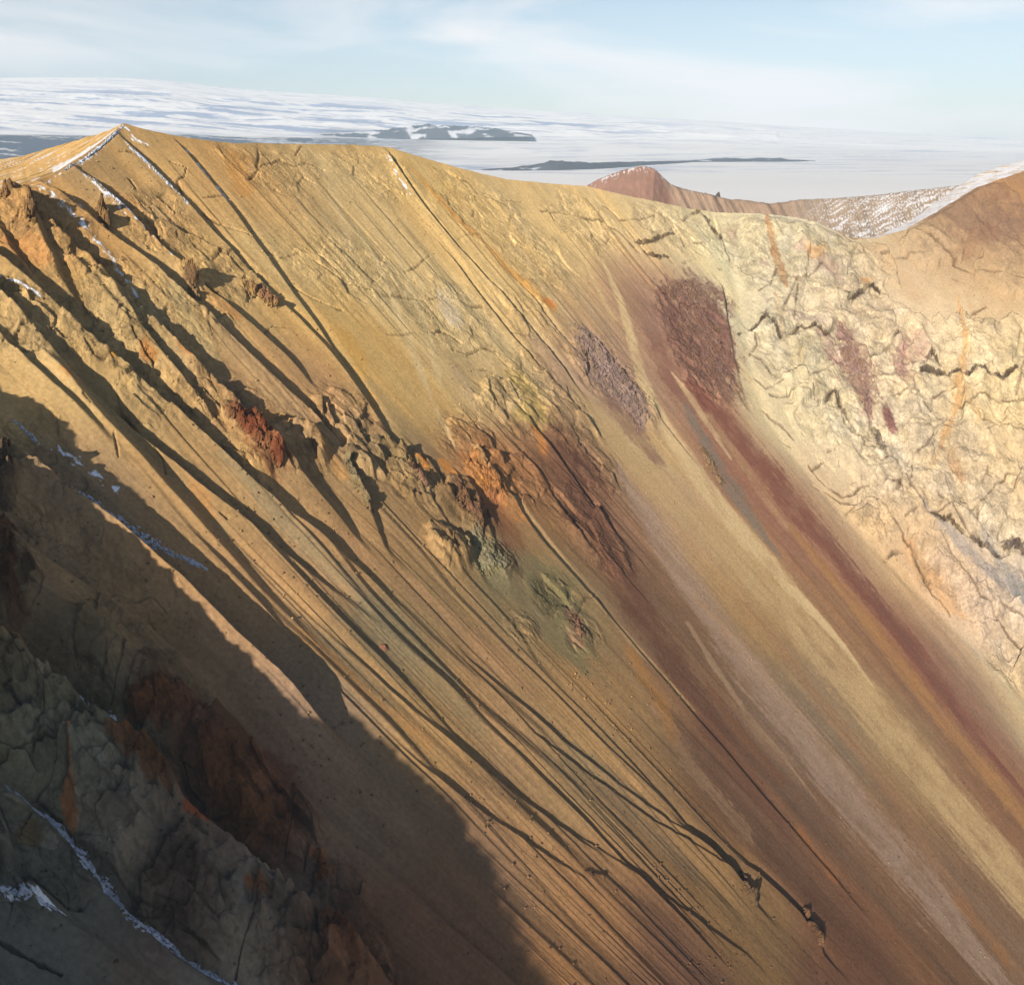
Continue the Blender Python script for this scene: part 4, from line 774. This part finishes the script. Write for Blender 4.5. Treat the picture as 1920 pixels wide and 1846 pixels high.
# ------------------------------------------------------------------ single rocks, crags, ledges and snow patches standing on the slope
def patch(name, s, label, cat, H, colr, group=None, step=1.7, kind='crag', ragged=.5, seed=1, up=.35, thick=.3, lean=None):
    """a body on the slope: centre line with radii (photograph px) laid on the ground, its own thickness, edges sunk into the slope"""
    P = pts(s); q = at(P[:, 0], P[:, 1]); r = P[:, 2] * depth(q) / FPX
    m = 1.5 * P[:, 2].max() + 6; u0, u1, v0, v1 = P[:, 0].min() - m, P[:, 0].max() + m, P[:, 1].min() - m, P[:, 1].max() + m
    u = np.arange(u0, u1 + step, step); v = np.arange(v0, v1 + step, step); UU, VV = np.meshgrid(u, v, indexing='ij')
    X0 = at(UU.ravel(), VV.ravel()); n = len(X0); XC_ = Cloud(X0)
    k = np.full(n, 9.0); idx, d = near_line(XC_, q, r, 2.5)
    if len(idx): k[idx] = d
    near = np.nonzero(k < 2.2)[0]; XC_ = Cloud(X0[near])
    a, rho = flow(X0[:, 0], X0[:, 1]); sd = valley_side(X0[:, 0], X0[:, 1]); pa = np.where(sd > 0, X0[:, 0], a); pb = np.where(sd > 0, -X0[:, 1] * .6 - X0[:, 2] * .8, rho)
    w = fbm(pa / 5, pb / 5, 4, 700 + seed, .6) * ragged + fbm(pa / 1.5, pb / 1.5, 2, 720 + seed) * ragged * .6
    k2 = k + w
    dz_ = np.zeros(n); dn_, rg_, fx_ = relief(XC_); dz_[near] = dn_
    hx = (base(X0[:, 0] + .5, X0[:, 1]) - base(X0[:, 0] - .5, X0[:, 1])); hy = (base(X0[:, 0], X0[:, 1] + .5) - base(X0[:, 0], X0[:, 1] - .5))
    N = np.stack([-hx, -hy, np.ones(n)], 1); N /= np.linalg.norm(N, axis=1, keepdims=True)
    if kind == 'snow':
        k2 = k + w * 1.3; body = thick * np.clip(1.2 * (1 - k2), -1, 1) + .05; hol = fbm(pa / .6, pb / 1.2, 3, 735 + seed, .7) + .35 * pn(pa / 6, pb / 9, 737 + seed); body = np.where((k2 > 1) | (hol > .30 - .28 * np.clip(k, 0, 1)), -.6, body); keep = k2 < 1.12
        C = None
    else:
        e = np.clip(1 - k2, 0, 1)
        blocks = fbm(pa / 6, pb / 8, 3, 740 + seed); bl = blocks * 5; fr = bl - np.floor(bl)
        f1_, j1_, c1_ = facets(pa, pb * .8, 4.2, 31 + seed); f2_, j2_, c2_ = facets(pa + 9, pb, 1.9, 57 + seed)
        body = .7 * H * (e ** .6) * np.clip(1 + 1.0 * f1_ + .35 * f2_, .15, 2.2) *  (.75 + .12 * ridged(pa / 5, pb / 9, 4, 760 + seed) + .12 * (np.floor(bl) + sstep(.6, 1, fr))) + .35 * fbm(pa / 1.2, pb / 1.6, 3, 780 + seed)
        body = np.where(k2 > 1, -1.2, body); keep = k2 < 1.18
        g = np.full((n, 3), .2); g[near] = ground_colour(XC_, rg_, fx_); c = lin(colr) * ALB * (.66 if sd.mean() > 0 else 1)
        var = 1 + .34 * fbm(pa / 3, pb / 4, 4, 790 + seed, .65) + .35 * c1_ + .25 * c2_ - .35 * (1 - sstep(0, .12, j1_)); mix = (sstep(-.1, .35, e) * np.clip(.8 + .6 * fbm(pa / 5, pb / 7, 3, 798 + seed), .3, 1))[:, None] * .85
        C = g * (1 - mix) + c * var[:, None] * mix
        C[:, 2] *= 1 - .25 * fbm(pa / 8, pb / 8, 3, 795 + seed)
        C = np.clip(C, .004, .9)
    D = N * (1 - up) + np.array([0, 0, 1.0]) * up; V = X0 + np.array([0, 0, 1.0]) * dz_[:, None] + D * body[:, None]
    if lean is not None: V += np.array(lean) * (np.clip(body, 0, None) ** 1.3)[:, None] * .15
    Qp_ = grid_quads(len(u), len(v)); Qp_ = Qp_[keep[Qp_].all(1)]
    if len(Qp_) == 0: print('empty patch', label); return
    nr = grid_normals(V.reshape(len(u), len(v), 3)).reshape(-1, 3)
    o = mesh_obj(name, V, Qp_, MAT_SNOW if kind == 'snow' else MAT_CRAG, normals=None, col=C, flw=np.stack([a, rho, 0 * a], 1), rgh=np.full(n, 1.0), smooth=kind == 'snow')
    me = o.data
    if sum(p.normal.z for p in me.polygons[:400]) < 0: me.flip_normals()
    o["label"] = label; o["category"] = cat
    if group: o["group"] = group
    return o

CRAGS = "rock crags standing out of the slope"
for i, (s, H, c, label) in enumerate([
  ("190,400,9 196,420,10 200,440,7", 6.5, (92, 66, 48), "dark brown crag on the shadowed spur just under the snowy ridge crest"),
  ("62,400,9 68,425,11 72,452,8", 6.0, (80, 60, 44), "blackish rock tower at the upper left edge of the slope"),
  ("20,385,12 40,395,9", 4.0, (120, 88, 56), "brown crag at the top left under the ridge crest"),
  ("352,520,8 360,540,11 368,562,8", 6.0, (108, 74, 52), "brown rock tooth on a spur casting a notched shadow"),
  ("470,545,12 495,560,15 520,580,10", 5.0, (128, 88, 62), "reddish brown crag ending a spur below the tan wall"),
  ("450,812,16 478,838,22 510,868,20 525,890,10", 4.5, (122, 66, 38), "rust red crag between two long shadowed gullies"),
  ("1255,550,26 1300,548,34 1335,560,30 1318,620,58 1335,690,50", 2.6, (134, 100, 80), "large maroon rock buttress beside the pale cliff"),
  ("1095,640,24 1125,675,34 1160,725,34 1195,780,20", 1.6, (152, 128, 112), "purplish grey crag left of the maroon buttress"),
  ("885,872,15 905,900,20 940,935,18", 1.6, (190, 130, 72), "bright orange rock outcrop in the middle of the slope"),
  ("775,885,9 785,905,10 800,925,9", 3.4, (116, 74, 60), "small dark maroon crag above a black gully"),
  ("860,935,20 885,965,24 900,985,16", 2.6, (132, 92, 66), "brown crag below the bright orange outcrop"),
  ("655,880,12 672,915,14 690,955,12", 3.6, (140, 128, 92), "grey green rib of rock between dark gullies"),
  ("905,1020,22 930,1050,24 905,1065,16", 2.0, (150, 142, 104), "pale green outcrop below the brown crags"),
  ("1318,845,10 1332,870,15 1348,900,12", 2.2, (140, 116, 76), "olive brown crag surrounded by scree under the maroon buttress"),
  ("1080,1160,12 1085,1190,12", 2.0, (136, 98, 76), "small pinkish brown crag at the foot of the olive slope"),
  ("718,1218,5 726,1224,6", 2.2, (150, 92, 68), "single reddish boulder lying on the dark scree"),
  ("1396,1650,10 1404,1672,12 1410,1698,8", 3.6, (112, 88, 62), "dark knobbly crag on the lower scree"),
  ("1510,1712,8 1524,1738,11 1536,1770,9", 4.0, (120, 92, 62), "lowest rock tooth at the end of a scree rib"),
  ("262,1340,15 300,1345,22 340,1368,20", 3.0, (150, 96, 56), "upper rust red outcrop in the great shadow"),
  ("252,1440,15 292,1475,22 325,1515,18", 3.2, (156, 106, 62), "rust and ochre outcrop on the crest of the shaded spur"),
  ("400,1425,22 440,1475,30 485,1530,32 525,1572,20", 3.4, (148, 96, 56), "largest rust red outcrop in the great shadow"),
  ("598,1605,10 606,1640,12", 3.0, (158, 98, 56), "small rust red knob in the great shadow"),
  ("620,1740,16 645,1790,26 670,1840,20", 3.0, (150, 94, 58), "dark red outcrop at the bottom of the great shadow"),
  ("8,880,16 22,915,18 16,960,16", 5.0, (86, 70, 56), "black crag at the left edge inside the shadow"),
  ("8,1010,16 26,1060,16 34,1120,12", 5.0, (118, 76, 44), "rusty tower at the left edge above the lower snow gully"),
  ("-10,1185,14 25,1230,14 60,1262,12", 3.5, (176, 132, 80), "sunlit tip of the spur at the left edge"),
  ("1640,815,10 1652,838,10", 2.6, (84, 64, 52), "dark brown rock niche in the pale cliff under the pink beds"),
  ("1880,1035,7 1900,1025,12 1912,1055,8", 2.8, (84, 62, 50), "dark triangular rock at the right edge of the pale cliff"),
  ("1580,630,14 1598,690,30 1612,745,24 1622,780,12", 1.2, (182, 142, 118), "pink red rock panel in the pale cliff"),
  ("1660,782,8 1670,806,10", 1.3, (160, 112, 98), "small dark pink rock panel in the pale cliff"),
  ("1130,1650,5 1100,1640,4", 1.4, (110, 84, 60), "small dark stone pile on the lower scree"),
 ]):
    patch("rock_crag" if "boulder" not in label else "boulder", s, label, "crag" if "boulder" not in label else "boulder", H * (.35 if label.startswith('large maroon') else 1), c, ragged=1.5 if c[0] - c[2] < 56 and 1000 < pts(s)[:, 0].mean() < 1400 else .95, group=CRAGS if "boulder" not in label else None, seed=i * 3 + 1)
for i, (s, label) in enumerate([
  ("1724,710,5 1745,707,6 1770,710,7 1796,710,5", "left half of the thick dark ledge crossing the pale cliff"),
  ("1812,716,6 1828,700,5 1852,716,6 1876,720,7 1904,701,5", "right half of the thick dark ledge crossing the pale cliff"),
  ("1483,636,4 1495,620,5 1509,632,5 1526,621,5 1545,646,4", "zigzag dark ledge in the upper pale cliff"),
  ("1384,628,3 1420,612,4 1437,598,6 1450,615,5 1463,640,3", "pointed dark ledge at the left side of the pale cliff"),
  ("1588,575,3 1612,556,5 1634,540,5 1648,550,3", "short slanting dark ledge high in the pale cliff"),
  ("1195,456,5 1222,453,6 1244,443,5 1264,438,4", "dark ledge at the top of the slope left of the pale cliff"),
  ("1210,474,5 1232,482,6 1252,480,4", "short dark ledge below the topmost ledge"),
  ("1300,402,5 1312,396,5 1328,415,4", "dark notch ledge on the rim above the maroon buttress"),
  ("1335,425,4 1345,440,5 1352,455,4", "steep dark ledge just under the rim above the maroon buttress"),
  ("1745,974,5 1775,987,6 1800,1010,5", "dark ledge along the cliff gully at the lower right"),
  ("1820,1020,6 1845,1032,7 1868,1055,6", "broad dark ledge near the right edge of the cliff gully"),
  ("1735,685,4 1745,672,5 1760,695,4", "hooked dark ledge above the thick ledge on the pale cliff"),
  ("1552,760,4 1561,746,6 1570,770,4", "dark cleft ledge under the pink rock panel"),
 ]):
    patch("rock_ledge", s, label, "ledge", 1.5, (92, 72, 50), group="dark ledges on the pale cliff and rim", seed=200 + i, ragged=.8, step=1.2)
for i, (s, th, label) in enumerate([
  ("10,1468,4 38,1504,7 87,1532,9 121,1567,9 156,1612,11 194,1653,11 222,1691,10 243,1726,8 295,1764,9 347,1802,8 416,1834,8 445,1850,7", .5, "long narrow snow streak in the gully at the bottom left"),
  ("120,1288,3 150,1300,5", .35, "short snow patch at the head of the shaded gully"),
  ("180,1325,6 205,1345,7 222,1362,6 238,1385,4", .35, "ragged snow patch beside the upper rust red outcrop"),
  ("60,866,3 130,905,6 194,955,8 264,1002,9 320,1040,7 390,1078,4", .35, "long thin snow streak on the shaded side of the middle spur"),
  ("28,790,4 50,812,5 72,832,3", .3, "small snow patch at the left edge under the shadow line"),
  ("90,1062,3 130,1082,4 175,1112,4 215,1138,3", .25, "faint snow streak on the lower shaded spur"),
  ("5,1688,6 40,1696,8 80,1716,6 110,1728,4", .25, "speckled snow patch near the bottom left edge"),
  ("120,326,1.5 160,298,2.4 195,272,2.6 214,256,2.6 228,238,2.4", .35, "thin white snow cornice along the ridge crest of the peak"),
  ("160,330,5 190,358,7 220,388,7 250,416,5", .25, "speckled snow in the gully under the ridge crest"),
  ("244,282,3 282,318,5 322,358,5 352,388,3", .25, "snow dust in the gully running down from the peak"),
 ]):
    patch("snow_patch", s, label, "snow patch", 0, None, group="snow left in the gullies", kind='snow', thick=th, seed=300 + i, ragged=.55 if th > .3 else .95, step=1.4)

# ------------------------------------------------------------------ loose stones on the slope, far too many to count
rsn = np.random.RandomState(4); NS = 15000
su = rsn.rand(NS * 3) * 2000 - 40; sv_ = 300 + rsn.rand(NS * 3) * 1560; kp = sv_ > np.interp(su, RIM[:, 0], RIM[:, 1]) + 25; su, sv_ = su[kp], sv_[kp]
sp_ = at(su, sv_); sa, sr_ = flow(sp_[:, 0], sp_[:, 1]); dens = sstep(.0, .35, fbm(sa / 22, sr_ / 60, 3, 951)) + .12; kp = rsn.rand(len(su)) < dens; sp_ = sp_[kp][:NS]
SC = Cloud(sp_); sdz, srg, sfx = relief(SC); scol = ground_colour(SC, srg, sfx); sp_[:, 2] += sdz
size = np.clip(.12 + .55 * rsn.rand(len(sp_)) ** 8, .12, .6)[:, None, None]
octa = np.array([[1, 0, 0], [0, 1, 0], [-1, 0, 0], [0, -1, 0], [0, 0, 1], [0, 0, -1.]]); tri = np.array([[0, 1, 4], [1, 2, 4], [2, 3, 4], [3, 0, 4], [1, 0, 5], [2, 1, 5], [3, 2, 5], [0, 3, 5]])
ov = octa[None] * (.6 + .8 * rsn.rand(len(sp_), 6, 1)) + .25 * (rsn.rand(len(sp_), 6, 3) - .5); an = rsn.rand(len(sp_)) * 6.28; ca, sa_ = np.cos(an)[:, None], np.sin(an)[:, None]
ov = np.stack([ov[..., 0] * ca - ov[..., 1] * sa_, ov[..., 0] * sa_ + ov[..., 1] * ca, ov[..., 2]], -1) * size + sp_[:, None] + np.array([0, 0, .25]) * size
st_c = np.repeat(np.clip(scol * (.55 + .5 * rsn.rand(len(sp_), 1)), .01, .6), 6, 0); st_f = (np.arange(len(sp_))[:, None, None] * 6 + tri[None]).reshape(-1, 3)
mesh_obj("stones", ov.reshape(-1, 3), st_f, MAT_CRAG, col=st_c, flw=ov.reshape(-1, 3), rgh=np.full(len(st_c), .3), smooth=False, kind="stuff", label="loose stones scattered over the slope", category="stones")

# rock finger on the far shoulder
ip = int(np.argmin(np.abs(hu - 1345))); fp = hp[ip]; rings = np.linspace(0, 1, 9); an_ = np.linspace(0, 2 * np.pi, 13)[:-1]
FV = np.array([[fp[0] + np.cos(t) * (3.4 * (1 - g) ** .7 + .5) * (1 + .35 * pn(t * 1.3, g * 4.0, 961)) + 1.2 * g, fp[1] + np.sin(t) * (3.0 * (1 - g) ** .7 + .5) * (1 + .35 * pn(t * 1.3 + 9, g * 4.0, 963)), fp[2] - 2.5 + g * 7.5] for t in an_ for g in rings])
fi = np.arange(12)[:, None] * 9 + np.arange(8)[None]; fj = ((np.arange(12) + 1) % 12)[:, None] * 9 + np.arange(8)[None]
FQ = np.concatenate([np.stack([fi, fj, fj + 1, fi + 1], -1).reshape(-1, 4), np.array([[8, 8 + 9 * 3, 8 + 9 * 6, 8 + 9 * 9]])])
mesh_obj("rock_pinnacle", FV, FQ, MAT_CRAG, col=np.tile(np.array([[.07, .06, .055]]), (len(FV), 1)), flw=FV, rgh=np.full(len(FV), .6), smooth=False, label="small dark rock finger on the far shoulder right of the reddish hill", category="pinnacle")
